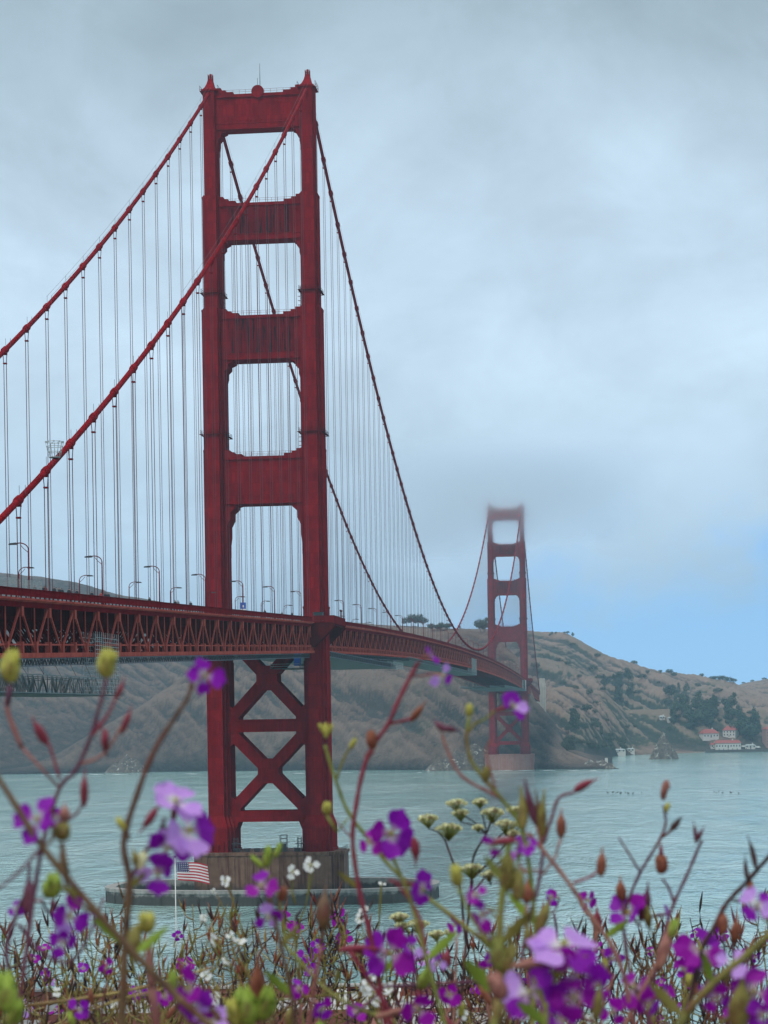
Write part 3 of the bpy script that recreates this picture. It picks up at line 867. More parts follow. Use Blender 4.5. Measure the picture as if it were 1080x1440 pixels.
# ================================================================== FENDER RING round the near pier
b = MB(); n = 96
def oval(rx, ry, k, p=2.6):
    a = 2 * math.pi * k / n
    c_, s_ = math.cos(a), math.sin(a)
    return (rx * math.copysign(abs(c_) ** (2 / p), c_), ry * math.copysign(abs(s_) ** (2 / p), s_))
lo, hi = -3.0, 4.1
rings = [(46.4, 23.6, lo), (46.4, 23.6, 3.1), (46.7, 23.9, 3.2), (46.7, 23.9, hi), (43.6, 20.6, hi), (43.6, 20.6, lo)]
for rx, ry, z in rings:
    for k in range(n):
        x, y = oval(rx, ry, k); b.v.append((x, y, z))
for i in range(5):
    for k in range(n):
        k2 = (k + 1) % n; b.face([i * n + k, i * n + k2, (i + 1) * n + k2, (i + 1) * n + k], 0)
for k in range(0, n, 4):                          # shallow buttress joints on the outside
    x, y = oval(46.45, 23.65, k); b.beam((x, y, -1), (x, y, 3.0), 0.5, 0.3)
tag(b.build("fender_wall", FENDER), "low oval concrete wall ringing the near tower pier in the water", "fender")
# ================================================================== SEA ROCKS
def rock_material(name, white):
    m, N = new_mat(name)
    geo = N.n('ShaderNodeNewGeometry'); pos = N.n('ShaderNodeTexCoord').outputs['Object']
    n1 = N.noise(pos, 0.35, 6, 0.7); n2 = N.noise(pos, 0.22, 5, 0.7, 0.6)
    col = N.mix(N.lin(n1, 0.3, 0.7), (0.026, 0.028, 0.026), (0.150, 0.125, 0.100))
    nz = N.n('ShaderNodeSeparateXYZ', {0: geo.outputs['Normal']}).outputs[2]
    k = N.math('ADD', n2, N.math('MULTIPLY', nz, 0.10))
    col = N.mix(N.math('MULTIPLY', N.smooth(k, 0.60 - 0.16 * white, 0.66 - 0.14 * white), 0.85), col, (0.42, 0.41, 0.36))
    b = principled(N, **{'Base Color': col, 'Roughness': 0.9})
    N.out(b.outputs[0]); return m
ROCK_DARK = rock_material("guano_streaked_rock", -0.15); ROCK_PALE = rock_material("pale_streaked_rock", -0.05)
ROCK_BARE = rock_material("bare_dark_rock", 0.0)
def rock(name, label, px, py, Z, wid, dep, hgt, peaks, mat_, seed):
    """craggy rock: height field over an oval footprint with a few peaks (x, y, h, r) in footprint units"""
    rs = np.random.RandomState(seed); n = 56
    gx, gy = np.meshgrid(np.linspace(-1, 1, n), np.linspace(-1, 1, n), indexing='ij')
    h = np.zeros_like(gx)
    for (x, y, hh, r) in peaks: h = np.maximum(h, hh * np.clip(1 - (np.sqrt((gx - x) ** 2 + ((gy - y) * 0.8) ** 2) / r), 0, 1) ** 0.8)
    nn = fbm(gx * 5 + seed, gy * 5 + seed, 5, 0.6, True) - 0.5
    h = h + nn * 0.22 * np.clip(h * 3, 0, 1)
    h = np.where(gx ** 2 + gy ** 2 > 1, -0.2, h - 0.06)
    me = bpy.data.meshes.new(name)
    v = np.stack([gx * wid / 2 + nn * 1.5, gy * dep / 2, np.maximum(h, -0.1) * hgt], -1).reshape(-1, 3)
    f = [(i * n + j, (i + 1) * n + j, (i + 1) * n + j + 1, i * n + j + 1) for i in range(n - 1) for j in range(n - 1)]
    me.from_pydata(v.tolist(), [], f); me.materials.append(mat_); me.update()
    o = obj(name, me); p = at(px, py, Z); o.location = (p.x, p.y, 0); o.rotation_euler = (0, 0, -YAW)
    return tag(o, label, "rock")
rock("sea_stack", "pointed grey needle rock standing alone in the water off the far shore", 933, 1067, 2175, 30, 24, 29, [(0.0, 0, 1.0, 0.8), (0.45, 0, 0.5, 0.6), (-0.35, 0, 0.6, 0.65), (0.2, -.2, .75, .7)], ROCK_PALE, 3)
rock("shore_rock", "dark shore rock splashed with white guano below the far cliff beside the far tower", 640, 1083, 1893, 62, 30, 25, [(0.55, 0.2, 1.0, 0.75), (0.05, 0, 0.72, 0.6), (-0.4, 0, 0.45, 0.5), (.8, 0, .8, .5)], ROCK_DARK, 5)
rock("shore_rock", "low guano-whitened rock at the water line behind the flower stems", 178, 1084, 2003, 42, 24, 19, [(0.0, 0.1, 0.9, 0.7), (0.4, 0, 0.7, 0.5), (-0.5, 0, 0.5, 0.5)], ROCK_DARK, 9)
rock("shore_rock", "dark low reef at the tip of the far headland below a white ruin", 838, 1081, 1872, 34, 18, 10, [(-0.3, 0, 0.9, 0.6), (0.3, 0, 0.8, 0.6), (0.75, 0, 0.5, 0.3)], ROCK_BARE, 12)
rock("shore_rock", "small dark boulder in the surf beside the white ruin", 856, 1082, 1862, 11, 9, 6, [(0, 0, 1, 0.9)], ROCK_BARE, 14)

# ================================================================== FOAM LINE along the far shore
def foam_material():
    m, N = new_mat("surf_foam")
    pos = N.n('ShaderNodeTexCoord').outputs['Object']
    col = N.mix(N.noise(pos, 0.5), (0.55, 0.60, 0.60), (0.8, 0.82, 0.82))
    N.out(principled(N, **{'Base Color': col, 'Roughness': 0.8}).outputs[0]); return m
b = MB(); rs = random.Random(5)
px = -10
while px < 866:
    L = rs.uniform(5, 26)
    if rs.random() < 0.62:
        n = 6
        zb = 1085 + 4 * (1 - min(px, 680) / 680) if px < 690 else 1083
        zb += rs.uniform(0.3, 1.5)
        i0 = len(b.v)
        for i in range(n + 1):
            x = px + L * i / n
            t, d = ray(x, zb + rs.uniform(-.2, .2)); Z = EZ / d
            wv = (3 + 9 * rs.random()) * math.sin(math.pi * (i + .3) / (n + .6))
            p = world_of(t, Z, 0.03); q = world_of(t, Z + wv, 0.03); b.v += [tuple(p), tuple(q)]
        for i in range(n): b.face([i0 + 2 * i, i0 + 2 * i + 2, i0 + 2 * i + 3, i0 + 2 * i + 1])
    px += L + rs.uniform(1, 14)
tag(b.build("surf_foam", foam_material()), kind='stuff')

# ================================================================== TREES on the far hills
def leaf_mat(name, c0, c1):
    m, N = new_mat(name)
    oi = N.n('ShaderNodeObjectInfo').outputs['Random']; pos = N.n('ShaderNodeTexCoord').outputs['Object']
    n_ = N.noise(pos, 0.45, 3)
    col = N.mix(N.lin(N.math('ADD', N.math('MULTIPLY', oi, 0.35), n_), 0.35, 1.0), c0, c1)
    N.out(principled(N, **{'Base Color': col, 'Roughness': 0.8, 'Specular IOR Level': 0.2}).outputs[0]); return m
LEAF_T = leaf_mat("eucalyptus_foliage", (0.024, 0.044, 0.032), (0.066, 0.092, 0.055))
LEAF_S = leaf_mat("scrub_foliage", (0.022, 0.036, 0.022), (0.06, 0.075, 0.04))
BARK = plain("bark", (0.10, 0.075, 0.06), 0.9)
def crown_mesh(seed, lobes, n, size):
    rs = random.Random(seed); b = MB()
    for i in range(n):
        cx, cy, cz, rx, rz = rs.choice(lobes)
        while True:
            u = Vector((rs.uniform(-1, 1), rs.uniform(-1, 1), rs.uniform(-1, 1)))
            if 0.35 < u.length < 1: break
        c = Vector((cx + u.x * rx, cy + u.y * rx, cz + u.z * rz))
        nrm = (u + Vector((rs.uniform(-.7, .7), rs.uniform(-.7, .7), rs.uniform(-.2, .9)))).normalized()
        a = nrm.orthogonal().normalized(); a.rotate(Matrix.Rotation(rs.uniform(0, 6.28), 3, nrm)); d = nrm.cross(a)
        s = size * rs.uniform(0.6, 1.4); i0 = len(b.v); k = rs.randint(4, 6)
        for j in range(k):
            an = 2 * math.pi * j / k; r = s * rs.uniform(0.55, 1.0)
            b.v.append(tuple(c + a * math.cos(an) * r + d * math.sin(an) * r * 0.8))
        b.face(list(range(i0, i0 + k)))
    return b
def trunk_mesh(h, r, lobes):
    b = MB(); b.tube([(0, 0, -2), (0.1, 0, h * 0.35), (0, 0.1, h * 0.7)], [r, r * 0.7, r * 0.35], 7)
    for (x, y, z, rx, rz) in lobes[:4]: b.tube([(0, 0, h * 0.3), (x * 0.5, y * 0.5, z * 0.75), (x, y, z)], [r * 0.5, r * 0.3, r * 0.1], 5)
    return b
TREES = []
LOB = [[(0, 0, 13, 4.5, 5), (3.5, 1, 10, 3.6, 4), (-3.4, -1, 10.5, 3.6, 4), (0.5, 2, 7, 4, 3), (1, -2, 16.5, 2.6, 3)],
       [(0, 0, 11, 6, 4.2), (4.5, 0, 9, 4, 3.4), (-4.2, 1, 9.5, 4, 3.6), (1, -3, 7, 4, 3)],
       [(0, 0, 8, 3.2, 6), (1.2, 0, 13, 2.4, 5), (-1, 1, 16, 1.8, 4), (0, -1, 4.5, 3.5, 3)]]
for i, L in enumerate(LOB):
    TREES.append((crown_mesh(20 + i, L, 620, 0.85).mesh("crown", LEAF_T), trunk_mesh(16, 0.5, L).mesh("trunk", BARK)))
SHRUB = (crown_mesh(31, [(0, 0, 2.2, 3.4, 2.2), (2.6, 0.5, 1.6, 2.2, 1.6), (-2.5, 0, 1.8, 2.4, 1.7)], 330, 0.55).mesh("crown", LEAF_S), trunk_mesh(2.5, 0.25, [(0, 0, 2, 1, 1)]).mesh("trunk", BARK))
def tree(kind, px, py, size, label, group, name="tree", cat="tree"):
    p, Z = hit(px, py)
    cm, tm = SHRUB if kind == 's' else TREES[kind]
    t = thing(name, label, cat, (p.x, p.y, p.z - 0.4), random.uniform(0, 6.28), group)
    t.scale = (size * random.uniform(.9, 1.15), size * random.uniform(.9, 1.15), size)
    obj("trunk", tm, t); obj("crown", cm, t)
    return t
rs = random.Random(3)
def grove(n, box, smin, smax, label, group, kinds=(0, 1, 2), **k):
    x0, x1, y0, y1 = box
    for i in range(n):
        tree(rs.choice(kinds), rs.uniform(x0, x1), rs.uniform(y0, y1), rs.uniform(smin, smax), label, group, **k)
grove(22, (945, 1006, 1004, 1030), 0.8, 1.35, "dark eucalyptus tree in the grove uphill of the red-roofed shore houses", "grove uphill of the red-roofed houses")
grove(13, (1040, 1074, 1030, 1044), 1.0, 1.5, "tall dark tree in the clump beside the red-roofed shore houses", "tree clump beside the red-roofed houses")
grove(12, (985, 1042, 1000, 1016), 0.8, 1.2, "dark tree on the slope above the red-roofed shore houses", "trees above the red-roofed houses")
grove(12, (850, 892, 962, 990), 0.7, 1.2, "dark tree in the wooded hollow on the far slope", "trees in the wooded hollow")
grove(8, (935, 972, 976, 996), 0.7, 1.0, "dark tree in the round wood halfway up the far slope", "round wood on the far slope")
for x, y, s in ((572, 882, 0.9), (579, 881, 1.15), (588, 881, 1.2), (595, 882, 0.95)):
    tree(1, x, y, s, "tree in the domed clump on the skyline behind the deck", "domed clump on the skyline")
grove(12, (604, 648, 885, 888), 0.35, 0.6, "small tree in the low row on the skyline behind the deck", "low row of skyline trees", (1,))
grove(4, (674, 684, 888, 890), 0.6, 0.95, "tree on the ridge next to the far tower", "ridge trees next to the far tower", (0, 1))
grove(7, (772, 812, 892, 896), 0.25, 0.4, "tiny tree on the ridge beyond the far tower", "tiny ridge trees", (1, 0))
tree(1, 825, 1005, 0.75, "lone round dark tree halfway down the brown bluff", None)
for x, y, s in ((804, 1022, .8), (812, 1028, .9), (822, 1028, .7), (838, 1030, .8), (800, 1034, .6), (846, 1034, .6)):
    tree(rs.choice((0, 1, 2)), x, y, s, "green tree at the foot of the brown bluff beyond the far pier", "trees at the foot of the bluff")
grove(34, (785, 880, 1040, 1056), 0.9, 1.5, "green shrub on the low bank above the far beach", "shrubs above the far beach", ('s',), name="shrub", cat="shrub")
grove(40, (800, 1060, 955, 1035), 0.7, 1.5, "dark shrub dotted over the dry far slope", "shrubs dotted over the far slope", ('s',), name="shrub", cat="shrub")
grove(26, (720, 1075, 905, 965), 0.8, 1.8, "shrub high on the far ridge", "shrubs high on the far ridge", ('s',), name="shrub", cat="shrub")

# ================================================================== FAR SHORE: houses, ruin, breakwater
ROOF = plain("red_roof_tile", (0.26, 0.060, 0.050), 0.8, 0.15, 0.4)
WALLW = plain("cream_wall", (0.50, 0.48, 0.44), 0.8, 0.06)
DARKWIN = plain("dark_window", (0.03, 0.035, 0.04), 0.3)
def house(label, px, py, wid, dep, hgt, roof_h, rz=0.0, rows=1, cols=5, roof=ROOF, wall=WALLW, hip=0.35, name="house", cat="house", Z=None):
    if Z is None: p, Z = hit(px, py)
    else: p = at(px, py, Z)
    t = thing(name, label, cat, (p.x, p.y, p.z - 0.3), -YAW + rz)
    b = MB(); b.box(-wid / 2, wid / 2, -dep / 2, dep / 2, -4, hgt); b.build("wall", wall, t)
    b = MB(); o = 0.7; hx = wid / 2 * (1 - hip)
    b.v = [(-wid / 2 - o, -dep / 2 - o, hgt), (wid / 2 + o, -dep / 2 - o, hgt), (wid / 2 + o, dep / 2 + o, hgt), (-wid / 2 - o, dep / 2 + o, hgt), (-hx, 0, hgt + roof_h), (hx, 0, hgt + roof_h)]
    for q in ((0, 1, 5, 4), (1, 2, 5), (2, 3, 4, 5), (3, 0, 4), (3, 2, 1, 0)): b.face(list(q))
    rf = b.build("roof", roof, t)
    b = MB(); b.box(wid * .18, wid * .18 + 1.2, -0.6, 0.6, hgt + roof_h * .3, hgt + roof_h + 1.4); b.build("chimney", wall, rf)
    for r in range(rows):
        for c in range(cols):
            x = -wid / 2 + wid * (c + 0.5) / cols; z = 1.0 + r * 3.3
            b = MB(); b.box(x - 0.7, x + 0.7, -dep / 2 - 0.08, -dep / 2 + 0.05, z, z + 1.8); b.build("window", DARKWIN, t)
    b = MB(); b.box(-0.7, 0.7, -dep / 2 - 0.1, -dep / 2 + 0.05, -0.2, 0.9); b.build("door", DARKWIN, t)
    return t
house("white house with a broad red hipped roof beside the dark grove", 997, 1037, 19, 13, 4.5, 5.0, 0.25, 1, 5)
house("white two-storey house with a red roof between two tree clumps", 1028, 1038, 15, 13, 7.0, 5.0, -0.5, 2, 4)
house("long low white shore building with a flat red roof by the water", 1023, 1054, 29, 12, 5.0, 3.4, 0.0, 1, 9, hip=0.1)
house("tall dull red building cut by the picture edge near the shore", 1082, 1050, 12, 14, 19.0, 3.0, 0.2, 5, 3, wall=plain("dull_red_wall", (0.30, 0.17, 0.15), 0.8))
house("small pale hut on the quay next to the long low building", 1003, 1056, 7, 6, 3.5, 2.0, 0.1, 1, 2)
house("pale shed on the quay beyond the long low building", 1055, 1054, 12, 6, 3.0, 1.5, 0.0, 1, 3, roof=GREYSTEEL)
for i, (x, y, wd) in enumerate(((931, 1013, 6), (942, 1016, 5), (949, 1013, 5))):
    house(("pale house among trees high above the needle rock, lowest roof", "pale house among trees with a dark gable, middle of its row", "pale house among trees at the end of its row")[i], x, y, wd, 5, 3, 1.6, 0.3 * i, 1, 2, roof=GREYSTEEL)
house("long pale boat shed on the far beach", 868, 1060, 17, 6, 2.6, 1.4, 0.05, 1, 4, roof=GREYSTEEL)
house("small pale hut on the far beach beside the boat shed", 887, 1060, 8, 5, 2.6, 1.2, 0.0, 1, 2, roof=GREYSTEEL)
# ruin at the headland tip
p = at(850, 1080, 1874); t = thing("lighthouse_ruin", "roofless white ruin on the rocky tip of the far headland", "ruin", (p.x, p.y, 1.5), -YAW)
b = MB(); b.box(-6.5, -1.2, -3, 3, -2, 4.6); b.box(-6.9, -0.9, -3.3, 3.3, 4.6, 5.0); b.build("wall", concrete("ruin_plaster", (0.42, 0.40, 0.36), (0.58, 0.56, 0.52)), t)
b = MB(); b.prism([(0.2, -1.6), (3.2, -1.6), (3.2, 1.6), (0.2, 1.6)], -2, 7.5, poly1=[(0.6, -1.2), (2.8, -1.2), (2.8, 1.2), (0.6, 1.2)]); b.build("turret", WALLW, t)
for x in (-5.2, -3.2): 
    b = MB(); b.box(x, x + 1.0, -3.08, -2.9, 1.2, 3.2); b.build("window", DARKWIN, t)
# breakwater
b = MB()
P0 = at(992, 1060.5, 2450); P1 = at(1240, 1054.5, 2450); P0.z = P1.z = 0
b.beam(P0 + Vector((0, 0, 0.6)), P1 + Vector((0, 0, 0.6)), 9, 4.6)
for i in range(40):
    q = P0.lerp(P1, i / 39); b.box(q.x - 0.4, q.x + 0.4, q.y - 5.2, q.y - 4.4, -2, 4.4)
tag(b.build("breakwater", plain("dark_breakwater_stone", (0.07, 0.07, 0.068), 0.9)), "long dark stone breakwater in front of the shore houses", "breakwater")
# parked vans on the quay
def van_mesh():
    b = MB(); b.prism([(-2.6, 0.4), (2.6, 0.4), (2.6, 1.2), (1.9, 1.4), (1.4, 2.2), (-2.6, 2.2)], -1.0, 1.0, axis='y'); return b.mesh("body", WHITE)
VB = van_mesh(); b = MB(); b.tube([(0, -0.12, 0), (0, 0.12, 0)], 0.38, 12); VW = b.mesh("wheel", STEEL)
for i, x in enumerate((1008, 1013, 1046, 1061, 1066)):
    p, Z = hit(x, 1057)
    t = thing("parked_van", "white van parked on the quay by the far shore houses", "van", (p.x, p.y, p.z + 0.4), -YAW + rs.uniform(-.3, .3), "vans parked on the quay")
    obj("body", VB, t)
    for wx in (-1.6, 1.6):
        for wy in (-0.95, 0.95):
            wv = obj("wheel", VW, t); wv.location = (wx, wy, 0.4)
# sea birds resting in a loose line
def bird_mesh():
    b = MB(); b.tube([(-0.45, 0, 0.12), (-0.2, 0, 0.22), (0.12, 0, 0.24), (0.3, 0, 0.2), (0.34, 0, 0.42), (0.42, 0, 0.55), (0.6, 0, 0.52)], [0.03, 0.17, 0.2, 0.1, 0.06, 0.08, 0.02], 8); return b.mesh("seabird", STEEL)
BM = bird_mesh()
for i in range(22):
    x = rs.uniform(850, 905) if i < 15 else rs.uniform(990, 1040)
    t, d = ray(x, 1115 + rs.uniform(-1.2, 1.2)); q = world_of(t, EZ / d, -0.02)
    o = obj("seabird", BM); o.location = q; o.rotation_euler = (0, 0, rs.uniform(0, 6.28)); o.scale = (1.5, 1.5, 1.5)
    tag(o, "tiny dark seabird floating in a loose line on open water", "bird", "seabirds floating in a line")

# ================================================================== HAZE and the low FOG round the far tower top
m, N = new_mat("haze_air")
vol = N.n('ShaderNodeVolumePrincipled', {'Color': (0.55, 0.82, 1.0, 1), 'Density': 0.000080, 'Anisotropy': 0.3})
N.out(vol.outputs[0], 'Volume')
b = MB(); b.box(-2250, 2250, -760, 4650, -6, 310)
tag(b.build("haze", m), kind='stuff')
m, N = new_mat("fog_air")
pos = N.n('ShaderNodeTexCoord').outputs['Object']
sp = N.n('ShaderNodeSeparateXYZ', {0: pos})
n1 = N.noise(pos, 0.016, 3, 0.55); n2 = N.noise(pos, 0.05, 2)
hgt = N.math('ADD', sp.outputs[2], N.math('ADD', N.math('MULTIPLY', N.math('SUBTRACT', n1, 0.5), 60.0), N.math('MULTIPLY', N.math('SUBTRACT', n2, 0.5), 14.0)))
hgt = N.math('SUBTRACT', hgt, N.math('MULTIPLY', sp.outputs[0], 0.10))
g = N.smooth(hgt, 184.0, 226.0)
rad = N.math('SQRT', N.math('ADD', N.math('POWER', N.math('MULTIPLY', sp.outputs[0], 1 / 150.0), 2.0), N.math('POWER', N.math('MULTIPLY', N.math('SUBTRACT', sp.outputs[1], MAIN), 1 / 100.0), 2.0)))
g = N.math('MULTIPLY', g, N.smooth(rad, 1.0, 0.35))
g = N.math('MULTIPLY', g, N.smooth(sp.outputs[2], 288.0, 238.0))
vol = N.n('ShaderNodeVolumePrincipled', {'Color': (1.0, 1.0, 1.0, 1), 'Density': N.math('MULTIPLY', g, 0.070), 'Anisotropy': 0.985})
N.out(vol.outputs[0], 'Volume')
b = MB(); b.box(-215, 215, MAIN - 105, MAIN + 105, 180, 298)
tag(b.build("fog", m), kind='stuff')
# ================================================================== DECK FURNITURE
def lamp_parts():
    b = MB(); b.tube([(0, 0, 0), (0, 0, 3.5), (0, 0, 7.4)], [0.15, 0.12, 0.10], 8); b.tube([(0, 0, 0), (0, 0, 0.9)], 0.22, 8)
    post = b.mesh("post", RED_RAIL)
    b = MB(); pts = [(-(1 - math.cos(a)) * 1.35, 0, 7.35 + math.sin(a) * 1.0) for a in [math.pi / 2 * k / 6 for k in range(7)]] + [(-1.9, 0, 8.30)]
    b.tube(pts, 0.085, 6); b.tube([(0, 0, 6.9), (-0.75, 0, 7.55), (-1.2, 0, 8.1)], 0.05, 5)
    arm = b.mesh("arm", RED_RAIL)
    b = MB(); b.prism([(-2.9, 8.10), (-1.7, 8.10), (-1.65, 8.30), (-1.8, 8.42), (-2.7, 8.34), (-2.9, 8.22)], -0.28, 0.28, axis='y')
    head = b.mesh("lamp_head", STEEL)
    return post, arm, head
LP = lamp_parts()
ORD = "first second third fourth fifth sixth seventh eighth ninth tenth eleventh twelfth".split()
def lamp(side, s, label):
    z = rail_h(s) - 1.35
    t = thing("street_lamp", label, "street lamp", (side * 12.3, s, z), 0 if side > 0 else math.pi, "street lamps along the bridge deck")
    for m_, nm in zip(LP, ("post", "arm", "lamp_head")): obj(nm, m_, t)
    return t
for side, s0 in ((1, -292.0), (-1, -254.9)):
    row = "east walkway" if side > 0 else "west walkway"
    ks = [s0 + 45.45 * k for k in range(36)]
    before = [s for s in ks if s < -8]; after = [s for s in ks if s > 8]
    for i, s in enumerate(reversed(before)):
        lamp(side, s, f"tall curved lamp on the {row}, {ORD[i]} one before the near tower")
    for i, s in enumerate(after):
        lamp(side, s, f"curved lamp on the {row}, {ORD[i]} one past the near tower" if i < 8 else f"small curved lamp in the distant row on the {row}")
# blue sign on a lamp
s = -292.0 + 45.45 * 4
b = MB(); b.box(-0.62, 0.62, -0.05, 0.05, 0, 1.9); o = b.build("banner_sign", BLUE)
o.location = (12.3, s - 0.25, rail_h(s) + 0.1); tag(o, "small blue banner sign hung on a lamp post near the tower", "sign")
b = MB(); b.box(-0.62, 0.62, -0.06, -0.055, 0.15, 0.45); b.box(-0.2, 0.2, -0.06, -0.055, 0.8, 1.3); b.build("print", WHITE, o)
# short posts by the tower bay
b = MB(); b.tube([(0, 0, 0), (0, 0, 3.4)], 0.11, 8); b.tube([(0, 0, 3.4), (0, 0, 3.9)], 0.24, 8); b.box(-.3, .3, -.3, .3, 0, .25); SIG = b.mesh("signal_post", RED_RAIL)
for i, (x, y) in enumerate(((18.5, -9.0), (19.3, 9.0), (19.3, 11.3), (12.2, -14.5))):
    o = obj("signal_post", SIG); o.location = (x, y, rail_h(0) - 1.38)
    tag(o, ("short capped red post on the walkway bay before the tower leg", "short capped red post on the walkway bay behind the tower leg", "short capped red post at the far corner of the walkway bay", "short capped red post beside the roadway just before the tower")[i], "post")
o = None
b = MB(); b.box(-1.3, 1.3, -0.8, 0.8, 0, 2.3); b.box(-1.45, 1.45, -0.95, 0.95, 2.3, 2.45); b.box(-0.9, 0.9, -0.84, -0.8, 1.1, 1.9, 1)
o = b.build("control_box", [plain("dark_green_box", (0.03, 0.06, 0.06), 0.5), DARKWIN]); o.location = (15.6, -9.8, rail_h(0) - 1.36); tag(o, "dark equipment box on the walkway in front of the near tower leg", "cabinet")

# people on the east walkway: one skinned body each
def person_mesh():
    me = bpy.data.meshes.new("person")
    J = [(0, 0, 0.95), (0, 0, 1.20), (0, 0, 1.42), (0, 0, 1.52), (0, -0.02, 1.64), (0, -0.01, 1.74),
         (0.18, 0, 1.40), (0.24, 0.05, 1.12), (0.23, -0.08, 0.88), (-0.18, 0, 1.40), (-0.24, -0.05, 1.12), (-0.23, 0.10, 0.90),
         (0.10, 0, 0.90), (0.11, -0.14, 0.50), (0.11, -0.10, 0.08), (0.11, -0.26, 0.04), (-0.10, 0, 0.90), (-0.11, 0.10, 0.50), (-0.11, 0.28, 0.10), (-0.11, 0.16, 0.04)]
    E_ = [(0, 1), (1, 2), (2, 3), (3, 4), (4, 5), (2, 6), (6, 7), (7, 8), (2, 9), (9, 10), (10, 11), (0, 12), (12, 13), (13, 14), (14, 15), (0, 16), (16, 17), (17, 18), (18, 19)]
    rad = [.15, .15, .16, .06, .10, .07, .075, .055, .04, .075, .055, .04, .10, .07, .05, .035, .10, .07, .05, .035]
    me.from_pydata(J, E_, [])
    o = bpy.data.objects.new("person", me); COL.objects.link(o)
    md = o.modifiers.new("skin", 'SKIN')
    if not me.skin_vertices: me.attributes  # layer is made with the modifier below
    return o, me, rad
def person_material(name, jacket, legs):
    m, N = new_mat(name)
    z = N.n('ShaderNodeSeparateXYZ', {0: N.n('ShaderNodeTexCoord').outputs['Object']}).outputs[2]
    col = N.mix(N.math('GREATER_THAN', z, 0.92), legs, jacket)
    col = N.mix(N.math('GREATER_THAN', z, 1.52), col, (0.42, 0.26, 0.19))
    col = N.mix(N.math('GREATER_THAN', z, 1.62), col, (0.03, 0.022, 0.018))
    N.out(principled(N, **{'Base Color': col, 'Roughness': 0.8}).outputs[0]); return m
import bmesh
def make_person(mat_):
    o, me, rad = person_mesh()
    bm = bmesh.new(); bm.from_mesh(me); lay = bm.verts.layers.skin.verify()
    bm.verts.ensure_lookup_table()
    for i, r_ in enumerate(rad):
        bm.verts[i][lay].radius = (r_, r_); bm.verts[i][lay].use_root = (i == 0)
    bm.to_mesh(me); bm.free()
    sb = o.modifiers.new("smooth", 'SUBSURF'); sb.levels = 1; sb.render_levels = 1
    me.materials.append(mat_)
    return o
PM_ = [make_person(person_material("dark_coat", (0.02, 0.022, 0.03), (0.02, 0.02, 0.03))), make_person(person_material("red_jacket", (0.30, 0.04, 0.04), (0.03, 0.03, 0.05))), make_person(person_material("grey_jacket", (0.16, 0.17, 0.18), (0.04, 0.04, 0.06)))]
spots = [(49, 0), (57, 2), (62, 0), (64, 1), (76, 0), (79, 2), (83, 0), (87, 0), (97, 0), (101, 2), (108, 0), (129, 0), (142, 1), (148, 0), (152, 0), (210, 0), (246, 0), (250, 2), (268, 0), (372, 0), (396, 2), (410, 0)]
used = set()
for px, k in spots:
    t, d = ray(px, 830); e = 13.5 - random.uniform(0, 1.0)
    Z = (e - EX) / (t * cw + sw); s = EY + Z * (-t * sw + cw)
    src = PM_[k]
    o = src if k not in used else src.copy()
    if k in used: COL.objects.link(o)
    used.add(k)
    o.location = (e, s, rail_h(s) - 1.02); o.rotation_euler = (0, 0, random.choice((0, math.pi)) + random.uniform(-.2, .2))
    o.scale = (1.08, 1.08, 1.08)
    tag(o, ("person in a dark coat walking behind the bridge rail", "person in a red jacket walking behind the bridge rail", "person in a grey jacket walking behind the bridge rail")[k], "person", "people walking along the bridge rail")
# wire screen on the rail
b = MB(); s0, s1 = -322.0, -288.5
for i in range(int((s1 - s0) / 0.22)):
    s = s0 + i * 0.22; b.beam((13.2, s, rail_h(s) - 1.2), (13.2, s, rail_h(s) + 1.45), 0.018, 0.018)
for k in range(12):
    z = -1.1 + k * 0.23; b.beam((13.2, s0, rail_h(s0) + z), (13.2, s1, rail_h(s1) + z), 0.018, 0.018)
fm = b.mesh("mesh_panel", GREYSTEEL)
t = thing("wire_fence", "tall grey wire mesh fence standing above the deck rail", "fence", (0, 0, 0)); obj("mesh_panel", fm, t)
for s in (-322, -313.6, -305.2, -296.9, -288.5):
    b = MB(); b.beam((13.2, s, rail_h(s) - 1.35), (13.2, s, rail_h(s) + 1.5), 0.09, 0.09); b.build("post", GREYSTEEL, t)

